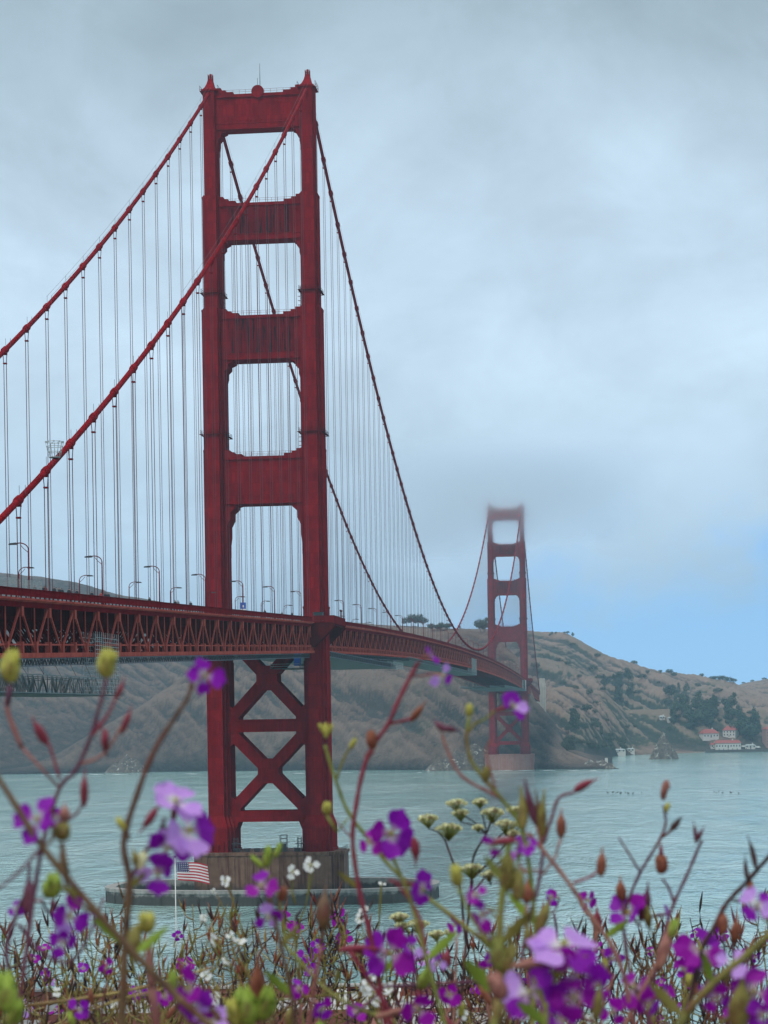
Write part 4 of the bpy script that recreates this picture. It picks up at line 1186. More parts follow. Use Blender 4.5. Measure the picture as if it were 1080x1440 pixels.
# hanging work platforms under the trusses
def platform(label, s0, s1, e0, e1, drop, dep, tower_at=None, tarp=None, hang=True, width_rows=2, steel=PALE):
    t = thing("work_platform", label, "platform", (0, 0, 0))
    zf = lambda s: rail_h((s0 + s1) / 2) - drop
    z = zf(0)
    for e in [e0 + (e1 - e0) * i / (width_rows - 1) for i in range(width_rows)]:
        b = MB()
        b.beam((e, s0, z), (e, s1, z), 0.14, 0.14); b.beam((e, s0, z + dep), (e, s1, z + dep), 0.14, 0.14)
        n = max(2, int((s1 - s0) / 2.6))
        for i in range(n):
            a = s0 + (s1 - s0) * i / n; c = s0 + (s1 - s0) * (i + 1) / n
            p, q = ((e, a, z), (e, c, z + dep)) if i % 2 else ((e, a, z + dep), (e, c, z))
            b.beam(p, q, 0.10, 0.10, upv=(1, 0, 0)); b.beam((e, a, z), (e, a, z + dep), 0.08, 0.08)
        b.build("lattice_girder", steel, t)
    b = MB(); b.box(e0, e1, s0, s1, z - 0.18, z - 0.05); b.build("floor_plate", plain("platform_boards", (0.045, 0.06, 0.06), 0.8), t)
    for s in (s0, s1):
        b = MB()
        for k in (0.5, 1.1): b.beam((e0, s, z + k), (e1, s, z + k), 0.07, 0.07)
        b.build("guard_rail", GREYSTEEL, t)
    if hang:
        n = max(2, int((s1 - s0) / 9))
        for i in range(n + 1):
            s = s0 + (s1 - s0) * i / n
            for e in (e0 + 0.1, e1 - 0.1):
                ee = max(-13.4, min(13.4, e))
                b = MB(); b.beam((e, s, z + dep), (ee, s, rail_h(s) - 9.8), 0.06, 0.06); b.build("hanger", STEEL, t)
    if tower_at:
        a, c, zt = tower_at; b = MB()
        for e in (e1, e1 - 2.2):
            k = int((c - a) / 1.3)
            for i in range(k + 1):
                s = a + (c - a) * i / k; b.beam((e, s, z), (e, s, z + zt), 0.07, 0.07)
            for i in range(int(zt / 0.65)):
                b.beam((e, a, z + i * 0.65), (e, c, z + i * 0.65), 0.06, 0.06)
        b.build("scaffold_lattice", GREYSTEEL, t)
    if tarp:
        a, c, za, zb = tarp; b = MB()
        b.box(e0 + 0.3, e1 - 0.3, a, c, z + za, z + zb); b.build("tarpaulin", plain("dark_tarpaulin", (0.012, 0.022, 0.026), 0.8), t)
    return t
platform("pale lattice work platform slung under the near side span with scaffolding on its end", -322, -247, 2, 15, 15.2, 2.6, (-263, -247, 10.0), width_rows=4)
platform("long dark work platform with tarpaulin slung just beyond the near tower", 20, 205, -9, 14.5, 12.6, 1.5, (196, 232, 2.6), (24, 190, 0.1, 1.7), steel=STEEL)
platform("pale work platform with a scaffold stair hanging below the middle of the main span", 245, 640, 4, 15.5, 12.8, 1.3, (600, 640, 9.0))
platform("white railed work platform slung under the span next to the far tower", 905, 1235, -14, 17, 14.6, 1.4, (1215, 1240, 9.0), width_rows=4)
o = platform("small blue-tarped work platform between the near tower legs under the deck", -9, 9, 2, 10, 14.0, 1.1, None)
b = MB(); b.box(8.3, 10.0, -7.5, -5.6, 64.6, 68.0); b.build("tarpaulin", BLUE, o)
# wire cage on the cable
sx = -281.5; zc = cable_h(sx)
t = thing("work_cage", "pale wire work cage perched on the near main cable", "cage", (13.7, sx, zc + 0.5))
b = MB()
def ringp(r, z, n=14): return [(r * math.cos(2 * math.pi * i / n), r * math.sin(2 * math.pi * i / n), z) for i in range(n + 1)]
for r, z in ((0.85, 0.1), (1.05, 0.9), (1.25, 1.7), (1.40, 2.4)): b.tube(ringp(r, z), 0.045, 5)
for i in range(14):
    a = 2 * math.pi * i / 14; b.tube([(0.85 * math.cos(a), 0.85 * math.sin(a), 0.1), (1.40 * math.cos(a), 1.40 * math.sin(a), 2.4)], 0.035, 4)
b.build("wire_lattice", GREYSTEEL, t)
b = MB(); b.tube([(0, 0, 0.0), (0, 0, 0.12)], 0.85, 14); b.build("floor_plate", GREYSTEEL, t)
b = MB()
for i in range(9):
    a = 2 * math.pi * i / 9; b.box(1.3 * math.cos(a) - 0.1, 1.3 * math.cos(a) + 0.1, 1.3 * math.sin(a) - 0.1, 1.3 * math.sin(a) + 0.1, 2.3, 2.5)
b.build("padding", GREYSTEEL, t)
# pier-top fittings
b = MB()
for y in (-9.6,):
    for z in (13.95, 14.5): b.beam((-9.5, y, z), (9.5, y, z), 0.07, 0.07)
    for i in range(14): b.beam((-9.5 + 19 * i / 13, y, 13.4), (-9.5 + 19 * i / 13, y, 14.5), 0.08, 0.08)
for sx in (-1, 1):
    for z in (13.95, 14.5): b.beam((sx * 18.5, -9.0, z), (sx * 20.6, -6.5, z), 0.07, 0.07); b.beam((sx * 20.6, -6.5, z), (sx * 20.6, 6.5, z), 0.07, 0.07)
    for k in range(8): b.beam((sx * 20.6, -6.5 + 13 * k / 7, 13.4), (sx * 20.6, -6.5 + 13 * k / 7, 14.5), 0.08, 0.08)
tag(b.build("pier_railing", STEEL), "thin dark safety railing along the top of the near concrete pier", "railing")
b = MB()
for x in (-0.9, 0.9):
    for y in (-0.9, 0.9): b.beam((x, y, 0), (x, y, 4.6), 0.13, 0.13)
for z in (1.2, 2.4, 3.6, 4.6):
    for p, q in (((-.9, -.9), (.9, -.9)), ((.9, -.9), (.9, .9)), ((.9, .9), (-.9, .9)), ((-.9, .9), (-.9, -.9))): b.beam((*p, z), (*q, z), 0.10, 0.10)
b.box(-0.7, 0.7, -0.7, 0.7, 0, 2.2)
o = b.build("fog_signal_frame", STEEL); o.location = (4.4, -6, 13.4); tag(o, "dark steel signal frame standing on the near pier between the tower legs", "signal")
for i, x in enumerate((-8.6, -5.8, -3.0, -0.6, 1.9, 8.2)):
    b = MB(); b.box(-0.8, 0.8, -0.5, 0.5, 0.1, 0.95); b.box(-0.9, 0.9, -0.6, 0.6, 0.95, 1.05); b.box(-.6, .6, -.4, .4, 0, .1)
    o = b.build("equipment_box", STEEL); o.location = (x, -6.2, 13.4); tag(o, "low dark equipment box in the row on the near pier", "box", "boxes on the near pier")
for i, sx in enumerate((-1, 1)):
    t = thing("access_gantry", ("dark access gantry at the foot of the left tower leg", "dark access gantry at the foot of the tower leg on the open-water side")[i].replace("left", "west"), "gantry", (sx * 8.9, -6.4, 13.4))
    b = MB()
    for y in (-0.8, 0.8):
        b.beam((-0.5, y, 0), (-0.5, y, 4.0), 0.14, 0.14); b.beam((0.5, y, 0), (0.5, y, 4.0), 0.14, 0.14)
    for z in (0.9, 1.8, 2.7, 3.6): b.beam((-0.5, -0.8, z), (0.5, -0.8, z), 0.1, 0.1); b.beam((-0.5, 0.8, z), (0.5, 0.8, z), 0.1, 0.1)
    b.build("frame", STEEL, t)
    b = MB(); b.box(-1.1, 1.1, -1.0, 1.0, 2.2, 2.35); b.build("landing", STEEL, t)

# ================================================================== BRICK FORT below the bluff, flag on its roof
BRICK = concrete("fort_brick", (0.20, 0.060, 0.045), (0.29, 0.105, 0.075), (0.10, 0.04, 0.035), 0.5)
TERR = plain("fort_terrace", (0.34, 0.33, 0.31), 0.9, 0.25, 0.5)
Of = at(340, 1390, 262); 
fort = thing("brick_fort", "low red-brick sea fort with a pale flat roof below the flowers", "fort", (Of.x, Of.y, 0), -YAW)
b = MB()                      # local axes: x to the side, y away
for x0, x1, y0, y1 in ((-40, 31, 8, 26), (-40, -24, -40, 7.99), (15, 31, -40, 7.99)): b.box(x0, x1, y0, y1, -1, 14.2)
b.build("wall", BRICK, fort)
b = MB()
for x0, x1, y0, y1 in ((-38.6, 29.6, 9.2, 24.8), (-38.6, -25.2, -40, 9.19), (16.2, 29.6, -40, 9.19)): b.box(x0, x1, y0, y1, 14.2, 14.35)
b.build("roof", TERR, fort)
b = MB()
b.box(-40, 31, 24.8, 26, 14.2, 15.7); b.box(-40.2, 31.2, 24.6, 26.2, 15.7, 15.95, 1)
for x0, x1 in ((-40, -38.6), (29.6, 31)): b.box(x0, x1, -40, 24.79, 14.2, 15.7); b.box(x0 - .1, x1 + .1, -40, 24.59, 15.7, 15.95, 1)
b.box(-38.5, 29.5, 8.0, 8.5, 14.2, 14.9)
b.build("parapet", [BRICK, TERR], fort)
for i in range(9):            # arched casemates on the inner face
    x = -20.5 + 4.2 * i; b = MB()
    arc = [(x - 1.3, 3.0), (x + 1.3, 3.0), (x + 1.3, 6.2)] + [(x + 1.3 * math.cos(a), 6.2 + 1.3 * math.sin(a)) for a in [math.pi * k / 8 for k in range(1, 8)]] + [(x - 1.3, 6.2)]
    b.prism(arc, 7.9, 8.4, axis='y'); b.build("arch", DARKWIN, fort)
b = MB(); b.box(-9, -6, 14, 17, 14.35, 16.0); b.box(-9.2, -5.8, 13.8, 17.2, 16.0, 16.2); b.build("stair_house", TERR, fort)
# white roof cabins
for i, (px, wd) in enumerate(((495, 2.4), (527, 3.2))):
    q = at(px, 1399, 281); b = MB(); b.box(-wd, wd, -1.2, 1.2, 0, 1.5); b.box(-wd - .15, wd + .15, -1.35, 1.35, 1.5, 1.62)
    o = b.build("roof_cabin", WHITE); o.location = (q.x, q.y, 14.35); o.rotation_euler = (0, 0, -YAW); tag(o, ("white flat cabin on the fort roof, smaller of two", "white flat cabin on the fort roof, larger of two")[i], "cabin")
# flag pole and flag
P = at(246, 1206, 286)
pole = thing("flag_pole", "white flag pole rising from the brick fort roof", "flag pole", (P.x, P.y, 14.3))
Hp = P.z - 14.3
b = MB(); b.tube([(0, 0, 0), (0, 0, Hp)], [0.10, 0.055], 8); b.build("pole", WHITE, pole)
b = MB(); b.tube([(0, 0, Hp), (0, 0, Hp + .1), (0, 0, Hp + .25)], [0.08, 0.16, 0.05], 8); b.build("finial", STEEL, pole)
me = bpy.data.meshes.new("flag"); nx, nz = 40, 26; fv = []; ff = []; uv = []
LF, HF = 4.2, 2.35
for i in range(nx + 1):
    for j in range(nz + 1):
        u, v = i / nx, j / nz
        y = 0.32 * u ** 0.7 * math.sin(u * 8.5 + v * 1.5) ; z = -HF * (1 - v) - 0.30 * u * u - 0.10 * u * math.sin(u * 7 + 1) - 0.25 * u * (1 - v)
        fv.append((0.12 + LF * u * 0.98 + 0.35 * (1 - v) * 0.6, y, Hp - 0.6 + z)); uv.append((u, v))
for i in range(nx):
    for j in range(nz):
        a = i * (nz + 1) + j; ff.append((a, a + nz + 1, a + nz + 2, a + 1))
me.from_pydata(fv, [], ff); ul = me.uv_layers.new(name="flag")
for l in me.loops: ul.data[l.index].uv = uv[l.vertex_index]
m, N = new_mat("flag_cloth")
uvn = N.n('ShaderNodeUVMap', uv_map="flag").outputs[0]; sp_ = N.n('ShaderNodeSeparateXYZ', {0: uvn}); u_, v_ = sp_.outputs[0], sp_.outputs[1]
stripe = N.math('LESS_THAN', N.math('FRACT', N.math('MULTIPLY', v_, 6.5)), 0.5)
col = N.mix(stripe, (0.72, 0.71, 0.69), (0.42, 0.035, 0.05))
inC = N.math('MULTIPLY', N.math('LESS_THAN', u_, 0.40), N.math('GREATER_THAN', v_, 6 / 13))
fu = N.math('SUBTRACT', N.math('FRACT', N.math('MULTIPLY', u_, 6 / 0.40)), 0.5); fv_ = N.math('SUBTRACT', N.math('FRACT', N.math('MULTIPLY', N.math('SUBTRACT', v_, 6 / 13), 5 * 13 / 7)), 0.5)
star = N.math('LESS_THAN', N.math('ADD', N.math('MULTIPLY', fu, fu), N.math('MULTIPLY', fv_, fv_)), 0.05)
col = N.mix(inC, col, N.mix(star, (0.02, 0.03, 0.12), (0.72, 0.71, 0.69)))
N.out(principled(N, **{'Base Color': col, 'Roughness': 0.8}).outputs[0]); me.materials.append(m); me.polygons.foreach_set('use_smooth', [True] * len(ff))
o = obj("flag", me); o.location = (P.x, P.y, 14.3); o.rotation_euler = (0, 0, -YAW); tag(o, "flag with red and white stripes and a blue starred corner flying from the pole", "flag")
# ground at the foot of the bluff with its sea wall
b = MB(); q = [at(-900, 1500, 330), at(760, 1500, 330), at(900, 1500, 60), at(-400, 1500, 60)]
b.prism([(q[3].x, q[3].y), (q[2].x, q[2].y), (q[1].x, q[1].y), (q[0].x, q[0].y)], -3, 3.0)
tag(b.build("waterfront_pavement", ASPHALT), kind='structure')
# ================================================================== BLUFF under the camera
rsb = np.random.RandomState(4)
nx, nz = 70, 60
xs = np.linspace(-14, 14, nx); zs = np.concatenate([np.linspace(-6, 8, 34), np.linspace(8.6, 75, nz - 34)])
gx, gz = np.meshgrid(xs, zs, indexing='ij')
gh = -1.35 - 0.10 * np.clip(gz, 0, 5) - 0.72 * np.clip(gz - 5, 0, 100) + (fbm(gx * 0.8 + 3, gz * 0.8, 4) - 0.5) * 0.35
v = [tuple(world_of(0, 0) + Vector((cw, -sw, 0)) * x + Vector((sw, cw, 0)) * z + Vector((0, 0, EZ + h))) for x, z, h in zip(gx.ravel(), gz.ravel(), gh.ravel())]
f = [(i * nz + j, (i + 1) * nz + j, (i + 1) * nz + j + 1, i * nz + j + 1) for i in range(nx - 1) for j in range(nz - 1)]
me = bpy.data.meshes.new("bluff_ground"); me.from_pydata(v, [], f); me.polygons.foreach_set('use_smooth', [True] * len(f))
me.materials.append(plain("dry_soil", (0.10, 0.075, 0.05), 0.95, 0.4, 3.0))
tag(obj("bluff_ground", me), kind='structure')
def ground_at(X, Z):
    return EZ - 1.35 - 0.10 * min(max(Z, 0), 5) - 0.72 * max(Z - 5, 0)

# ================================================================== PLANTS along the bluff edge
def petal_material(name, tip, base, vein):
    m, N = new_mat(name)
    r_ = N.n('ShaderNodeAttribute', attribute_name="along").outputs['Fac']
    pos = N.n('ShaderNodeTexCoord').outputs['Object']
    vn_ = N.noise(N.scale(pos, (9, 1.0, 1)), 3.0, 4, 0.6)
    col = N.mix(N.smooth(r_, 0.18, 0.45), base, tip)
    col = N.mix(N.math('MULTIPLY', N.smooth(vn_, 0.48, 0.66), 0.6), col, vein)
    b_ = principled(N, **{'Base Color': col, 'Roughness': 0.55, 'Specular IOR Level': 0.25})
    tr = N.n('ShaderNodeBsdfTranslucent', {'Color': col})
    mx = N.n('ShaderNodeMixShader', {0: 0.38, 1: b_.outputs[0], 2: tr.outputs[0]})
    N.out(mx.outputs[0]); return m
PETAL = {'v': petal_material("violet_petal", (0.29, 0.008, 0.43), (0.52, 0.38, 0.47), (0.14, 0.001, 0.25)),
         'm': petal_material("magenta_petal", (0.33, 0.003, 0.36), (0.52, 0.36, 0.42), (0.20, 0.001, 0.22)),
         'l': petal_material("lilac_petal", (0.62, 0.34, 0.82), (0.78, 0.74, 0.70), (0.45, 0.16, 0.66)),
         'w': petal_material("white_petal", (0.80, 0.80, 0.76), (0.72, 0.70, 0.52), (0.70, 0.70, 0.66))}
def stem_material(name, c0, c1):
    m, N = new_mat(name)
    pos = N.n('ShaderNodeTexCoord').outputs['Object']
    col = N.mix(N.smooth(N.noise(pos, 9.0, 4), 0.35, 0.65), c0, c1)
    col = N.mix(N.smooth(N.noise(pos, 70.0, 3), 0.5, 0.7), col, tuple(x * 0.6 for x in c0))
    col = N.mix(N.math('MULTIPLY', N.smooth(N.noise(pos, 28.0, 5, 0.7), 0.52, 0.66), 0.6), col, (0.16, 0.035, 0.025))
    N.out(principled(N, **{'Base Color': col, 'Roughness': 0.6, 'Specular IOR Level': 0.3}).outputs[0]); return m
STEM = {'brown': stem_material("brown_stem", (0.10, 0.048, 0.030), (0.15, 0.090, 0.040)),
        'purple': stem_material("purple_stem", (0.085, 0.022, 0.050), (0.16, 0.050, 0.075)),
        'crimson': stem_material("crimson_stem", (0.19, 0.018, 0.040), (0.25, 0.040, 0.060)),
        'green': stem_material("green_stem", (0.17, 0.20, 0.035), (0.27, 0.25, 0.065)),
        'olive': stem_material("olive_stem", (0.16, 0.15, 0.030), (0.26, 0.20, 0.055)),
        'pink': stem_material("pink_stem", (0.26, 0.095, 0.085), (0.34, 0.16, 0.11)),
        'dark': stem_material("dark_stem", (0.020, 0.012, 0.013), (0.055, 0.022, 0.022)),
        'twig': stem_material("twig_stem", (0.10, 0.060, 0.020), (0.34, 0.26, 0.085)),
        'yellow': stem_material("yellow_bud", (0.36, 0.36, 0.045), (0.48, 0.42, 0.10)),
        'lime': stem_material("lime_bud", (0.20, 0.30, 0.03), (0.32, 0.40, 0.06)),
        'rust': stem_material("rust_pod", (0.22, 0.055, 0.028), (0.26, 0.10, 0.05)),
        'cream': stem_material("cream_floret", (0.66, 0.66, 0.30), (0.85, 0.83, 0.52))}
def petal_mesh(seed, mat_):
    """obovate petal on a narrow claw, unit length along +y, gently cupped"""
    rs_ = random.Random(seed); nu, nv = 8, 6; V = []; A = []
    asym = rs_.uniform(-.08, .08); cup = rs_.uniform(0.05, 0.22); droop = rs_.uniform(-0.10, 0.30)
    for i in range(nu + 1):
        u = i / nu
        wd = 0.06 + 0.39 * max(0.0, math.sin(math.pi * min(1, max(0, (u - 0.22) / 0.86)) ** 1.15)) ** 0.75 if u > 0.22 else 0.06 + 0.05 * u
        if i == nu: wd *= 0.55
        for j in range(nv + 1):
            q = j / nv * 2 - 1
            V.append((q * wd + asym * u * u, u - 0.06 * q * q * u + (0.035 * math.cos(q * 3.1) if i == nu else 0),
                      cup * (q * q) * wd * 1.4 - droop * u * u + 0.03 * math.sin(q * 5 + seed) * u)); A.append(u)
    Fc = [(i * (nv + 1) + j, i * (nv + 1) + j + 1, (i + 1) * (nv + 1) + j + 1, (i + 1) * (nv + 1) + j) for i in range(nu) for j in range(nv)]
    me = bpy.data.meshes.new("petal"); me.from_pydata(V, [], Fc); me.materials.append(mat_)
    me.polygons.foreach_set('use_smooth', [True] * len(Fc))
    a = me.attributes.new('along', 'FLOAT', 'POINT'); a.data.foreach_set('value', A); me.update()
    return me
PMESH = {k: [petal_mesh(i * 7 + ord(k), m_) for i in range(5)] for k, m_ in PETAL.items()}
rp = random.Random(77)
def px_world(px, py, Z): return at(px, py, Z)
def smooth_path(P_, per=5):
    """Catmull-Rom through points"""
    P_ = [Vector(p) for p in P_]
    if len(P_) < 3: return P_
    out = []
    Q = [P_[0] * 2 - P_[1]] + P_ + [P_[-1] * 2 - P_[-2]]
    for i in range(1, len(Q) - 2):
        a, b_, c, d = Q[i - 1:i + 3]
        for k in range(per):
            t = k / per
            out.append(0.5 * ((2 * b_) + (c - a) * t + (2 * a - 5 * b_ + 4 * c - d) * t * t + (3 * b_ - a - 3 * c + d) * t ** 3))
    out.append(P_[-1]); return out
def lobed(b, prof, axis, L, w_, lobes, bend, depth=0.16, n=12):
    """a bud or pod: ridged cross-section, slightly bent axis, pointed sepals at the tip"""
    z = axis.normalized(); x = z.orthogonal().normalized(); y = z.cross(x); ph = rp.uniform(0, 6.28); i0 = len(b.v); k = len(prof)
    for t, r_ in prof:
        c = z * (t * L) + x * (bend * L * (t * t - .25))
        for j in range(n):
            a = 2 * math.pi * j / n; m_ = 1 + depth * math.cos(lobes * a + ph) + rp.uniform(-.05, .05)
            b.v.append(tuple(c + (x * math.cos(a) + y * math.sin(a)) * (w_ * r_ * m_)))
    for i in range(k - 1):
        for j in range(n):
            q = (j + 1) % n; b.face([i0 + i * n + j, i0 + i * n + q, i0 + (i + 1) * n + q, i0 + (i + 1) * n + j], 0, True)
    b.face([i0 + j for j in range(n)][::-1]); b.face([i0 + (k - 1) * n + j for j in range(n)])
class Plant:
    def __init__(s, label, Z, stem='brown', name="wild_flower_plant", group=None, root_px=None):
        s.Z = Z; s.sm = stem; s.mb = {}; s.label = label; s.name = name; s.group = group
        s.parts = []; s.flowers = []; s.root = None
    def M(s, k): return s.mb.setdefault(k, MB())
    def P(s, p):
        return at(p[0], p[1], p[2] if len(p) > 2 else s.Z)
    def stem(s, pts, w0, w1=None, mat_=None, root=False, n=7):
        """pts in picture coordinates from base to tip; widths in picture pixels"""
        w1 = w0 * 0.6 if w1 is None else w1
        W_ = [s.P(p) for p in pts]
        if root:
            q = W_[0]; d = (W_[0] - W_[1]).normalized()
            Zr = s.Z + 0.15
            fx = q + d * 0.25; g = Vector((q.x + d.x * 0.45, q.y + d.y * 0.3 + 0.05, ground_at(0, Zr) - 0.05))
            W_ = [g, Vector(((g.x + fx.x) / 2, (g.y + fx.y) / 2, (g.z + fx.z) / 2)), fx] + W_
            if s.root is None: s.root = g
        path = smooth_path(W_)
        k = len(path); sc = s.Z / F / 2
        rads = [0.88 * (w0 + (w1 - w0) * i / (k - 1)) * sc for i in range(k)]
        # slight knuckles so that stems are not perfect tubes
        rads = [r_ * (1 + 0.10 * math.sin(i * 1.7 + w0)) for i, r_ in enumerate(rads)]
        s.M(mat_ or s.sm).tube(path, rads, n)
    def pod(s, px, py, ln, wd, ang, mat_='rust', beak=0.5, name="seed_pod", Z=None, base=None):
        """spindle pod: centre, length, width in picture pixels, direction of its tip in degrees from up"""
        Z = Z or s.Z; sc = Z / F
        c = at(px, py, Z); a = R(ang)
        dirv = (c_r * math.sin(a) + c_u * math.cos(a) + fwd * rp.uniform(-.25, .25)).normalized()
        L = ln * sc; w_ = wd * sc / 2
        prof = [(-0.5, 0.25), (-0.42, 0.6), (-0.28, 0.95), (-0.1, 1.0), (0.08, 0.85), (0.2, 0.55), (0.3, 0.34 * beak + .1), (0.42, 0.26 * beak + .05), (0.52, 0.10)]
        b = MB(); lobed(b, prof, dirv, L, w_, 2, rp.uniform(-.25, .25), 0.13)
        s.parts.append((name, b, mat_, c))
        if base is not None:
            s.stem([base, (px - math.sin(a) * ln * 0.5, py + math.cos(a) * ln * 0.5, Z)], max(2.0, wd * 0.28), max(2.0, wd * 0.3))
    def bud(s, px, py, ln, wd, ang, mat_='yellow', base=None, Z=None):
        Z = Z or s.Z; sc = Z / F; a = R(ang); c = at(px, py, Z)
        dirv = (c_r * math.sin(a) + c_u * math.cos(a) + fwd * rp.uniform(-.2, .2)).normalized()
        L = ln * 0.86 * sc; w_ = wd * 0.82 * sc / 2
        prof = [(-0.5, 0.3), (-0.4, 0.7), (-0.2, 1.0), (0.05, 1.02), (0.25, 0.85), (0.4, 0.55), (0.5, 0.15)]
        b = MB(); lobed(b, prof, dirv, L, w_, 4, rp.uniform(-.2, .2), 0.20)
        for q in range(4):                    # loose sepal tips
            v_ = dirv.orthogonal().normalized(); v_.rotate(Matrix.Rotation(q * 1.57 + .4, 3, dirv))
            b.tube([dirv * L * .1 + v_ * w_ * .9, dirv * L * .38 + v_ * w_ * .78, dirv * L * .60 + v_ * w_ * rp.uniform(.1, .6)], [w_ * .30, w_ * .26, w_ * .05], 5)
        s.parts.append(("bud", b, mat_, c))
        if base is not None:
            s.stem([base, (px - math.sin(a) * ln * 0.5, py + math.cos(a) * ln * 0.5, Z)], max(2.0, wd * 0.3), max(2.0, wd * 0.35))
    def leaf(s, px, py, ln, wd, ang, mat_='lime', Z=None):
        Z = Z or s.Z; sc = Z / F; a = R(ang); c = at(px, py, Z)
        d = (c_r * math.sin(a) + c_u * math.cos(a) + fwd * rp.uniform(-.5, .3)).normalized()
        sd_ = d.cross(fwd).normalized(); up_ = sd_.cross(d); b = MB(); nu = 9
        for i in range(nu + 1):
            u = i / nu; w_ = wd * sc / 2 * math.sin(math.pi * (0.06 + 0.93 * u)) ** 0.8 * (1 + 0.18 * math.sin(u * 21 + px))
            q = c + d * (u * ln * sc) - up_ * (0.22 * ln * sc * u * u)
            for k in (-1, 0, 1): b.v.append(tuple(q - c + sd_ * (k * w_) + up_ * (0.25 * w_ * abs(k))))
        for i in range(nu):
            for k in (0, 1): b.face([3 * i + k, 3 * i + k + 1, 3 * i + 4 + k, 3 * i + 3 + k], 0, True)
        s.parts.append(("leaf", b, mat_, c))
    def flower(s, px, py, size, col='v', tilt=(0.0, 0.0), roll=None, base=None, calyx='crimson', Z=None, n=4, spread=1.0, tube=0.9, cols=None):
        """tilt: how far the face turns to picture right / up (0 = faces the camera)"""
        Z = Z or s.Z; c = at(px, py, Z)
        nrm = (-fwd * 0.8 + c_r * (tilt[0] * 1.3 + rp.uniform(-.15, .15)) + c_u * (tilt[1] * 1.2 + rp.uniform(-.1, .2))).normalized()
        L = size * 0.45 * Z / F
        s.flowers.append((c, nrm, L, col, rp.uniform(0, 6.28) if roll is None else R(roll), calyx, n, spread, tube, cols))
        if base is not None:
            tip = c - nrm * L * tube
            B = s.P(base); mid = (B + tip) / 2 - nrm * L * 0.15 + Vector((0, 0, -0.1 * L))
            r0 = max(2.0, size * 0.06) * Z / F / 2
            s.M(s.sm).tube(smooth_path([B, mid, tip]), r0, 6)
    def build(s):
        if s.root is None:
            q = at(540, 1440, s.Z); s.root = Vector((q.x, q.y, ground_at(0, s.Z)))
        t = thing(s.name, s.label, "plant", s.root, 0, s.group)
        inv = -s.root
        allm = MB(); mats = []
        for k, m_ in s.mb.items():
            i0 = len(allm.v); mi = len(mats); mats.append(STEM[k])
            allm.v += [(x + inv.x, y + inv.y, z + inv.z) for x, y, z in m_.v]
            allm.f += [[i0 + q for q in fc] for fc in m_.f]; allm.m += [mi] * len(m_.f); allm.sm += m_.sm
        if allm.v: allm.build("stem", mats, t)
        for nm, m_, k, c in s.parts:
            o = m_.build(nm, STEM[k], t); o.location = c + inv
        for c, nrm, L, col, roll, cx, n, spread, tube, cols in s.flowers:
            b = MB()
            b.tube([(0, 0, -tube), (0, 0, -tube * .8), (0, 0, -tube * 0.3), (0, 0, -0.03), (0, 0, 0.02)], [0.05, 0.10, 0.125, 0.10, 0.05], 8)
            for k in range(6):
                a = 2 * math.pi * k / 6; b.tube([(0.03 * math.cos(a), 0.03 * math.sin(a), 0), (0.07 * math.cos(a), 0.07 * math.sin(a), 0.16)], [0.014, 0.028], 5, m=1)
            fl = b.build("flower", [STEM[cx], STEM['yellow']], t)
            z = nrm; x = z.orthogonal().normalized(); y = z.cross(x)
            Mx = Matrix(((x.x, y.x, z.x), (x.y, y.y, z.y), (x.z, y.z, z.z))).to_4x4()
            Mx = Mx @ Matrix.Rotation(roll, 4, 'Z') @ Matrix.Scale(L, 4)
            Mx.translation = c + inv
            fl.matrix_local = Mx
            for k in range(n):
                a = 2 * math.pi * k / n + rp.uniform(-.3, .3)
                pc = cols[k % len(cols)] if cols else col
                o = obj("petal", rp.choice(PMESH[pc]), fl)
                ft = rp.uniform(-0.45, 0.75) * spread
                o.matrix_local = Matrix.Rotation(a, 4, 'Z') @ Matrix.Rotation(ft, 4, 'X') @ Matrix.Diagonal((rp.uniform(.8, 1.2), rp.uniform(.85, 1.08), 1, 1))
        return t
# ---- individual plants, surveyed from the photograph: picture coordinates with a distance from the lens
p = Plant("thick brown stem leaning across the corner with scattered violet petals and a round brown pod", 0.85, 'brown')
p.stem([(335, 1478), (250, 1402), (190, 1342), (120, 1264), (56, 1186), (22, 1132), (-14, 1075), (-40, 1030)], 15, 9, root=True)
p.flower(54, 1152, 84, 'v', (-.5, .35), 20, base=(60, 1190), calyx='pink', cols=['v'])
p.bud(88, 1170, 30, 28, 6, 'olive', base=(96, 1236)); p.pod(90, 1142, 26, 15, 3, 'pink')
p.stem([(150, 1296), (100, 1260), (84, 1200)], 6, 5)
p.stem([(60, 1190), (20, 1232), (-20, 1262)], 6, 4, 'purple')
p.leaf(190, 1342, 60, 13, 50, 'lime'); p.leaf(120, 1264, 46, 10, -60, 'olive'); p.build()
p = Plant("slender purple stem with branching crimson pods and two yellow-green buds below the deck", 0.95, 'purple')
p.stem([(20, 1470), (38, 1330), (50, 1245), (62, 1180), (84, 1108), (106, 1084), (126, 1040), (141, 990), (150, 955)], 9, 6, root=True)
p.bud(150, 934, 46, 26, 4, 'yellow'); p.bud(158, 930, 30, 14, 18, 'yellow'); p.bud(16, 938, 52, 30, 3, 'yellow', base=(10, 992)); p.stem([(30, 1050), (14, 1010), (8, 985)], 9, 7, 'pink')
p.stem([(84, 1108), (30, 1050)], 5, 5, 'pink')
p.stem([(128, 1035), (150, 1008), (165, 978)], 7, 4, 'crimson'); p.pod(168, 968, 36, 10, 24, 'crimson')
p.stem([(84, 1096), (72, 1055), (62, 1032)], 5, 4, 'crimson'); p.pod(56, 1028, 46, 13, -28, 'crimson')
p.stem([(110, 1076), (146, 1060), (172, 1020)], 5, 4, 'pink'); p.pod(178, 1012, 44, 11, 22, 'crimson')
p.stem([(136, 1015), (147, 1030)], 4, 4, 'crimson'); p.pod(150, 1046, 42, 13, 178, 'crimson')
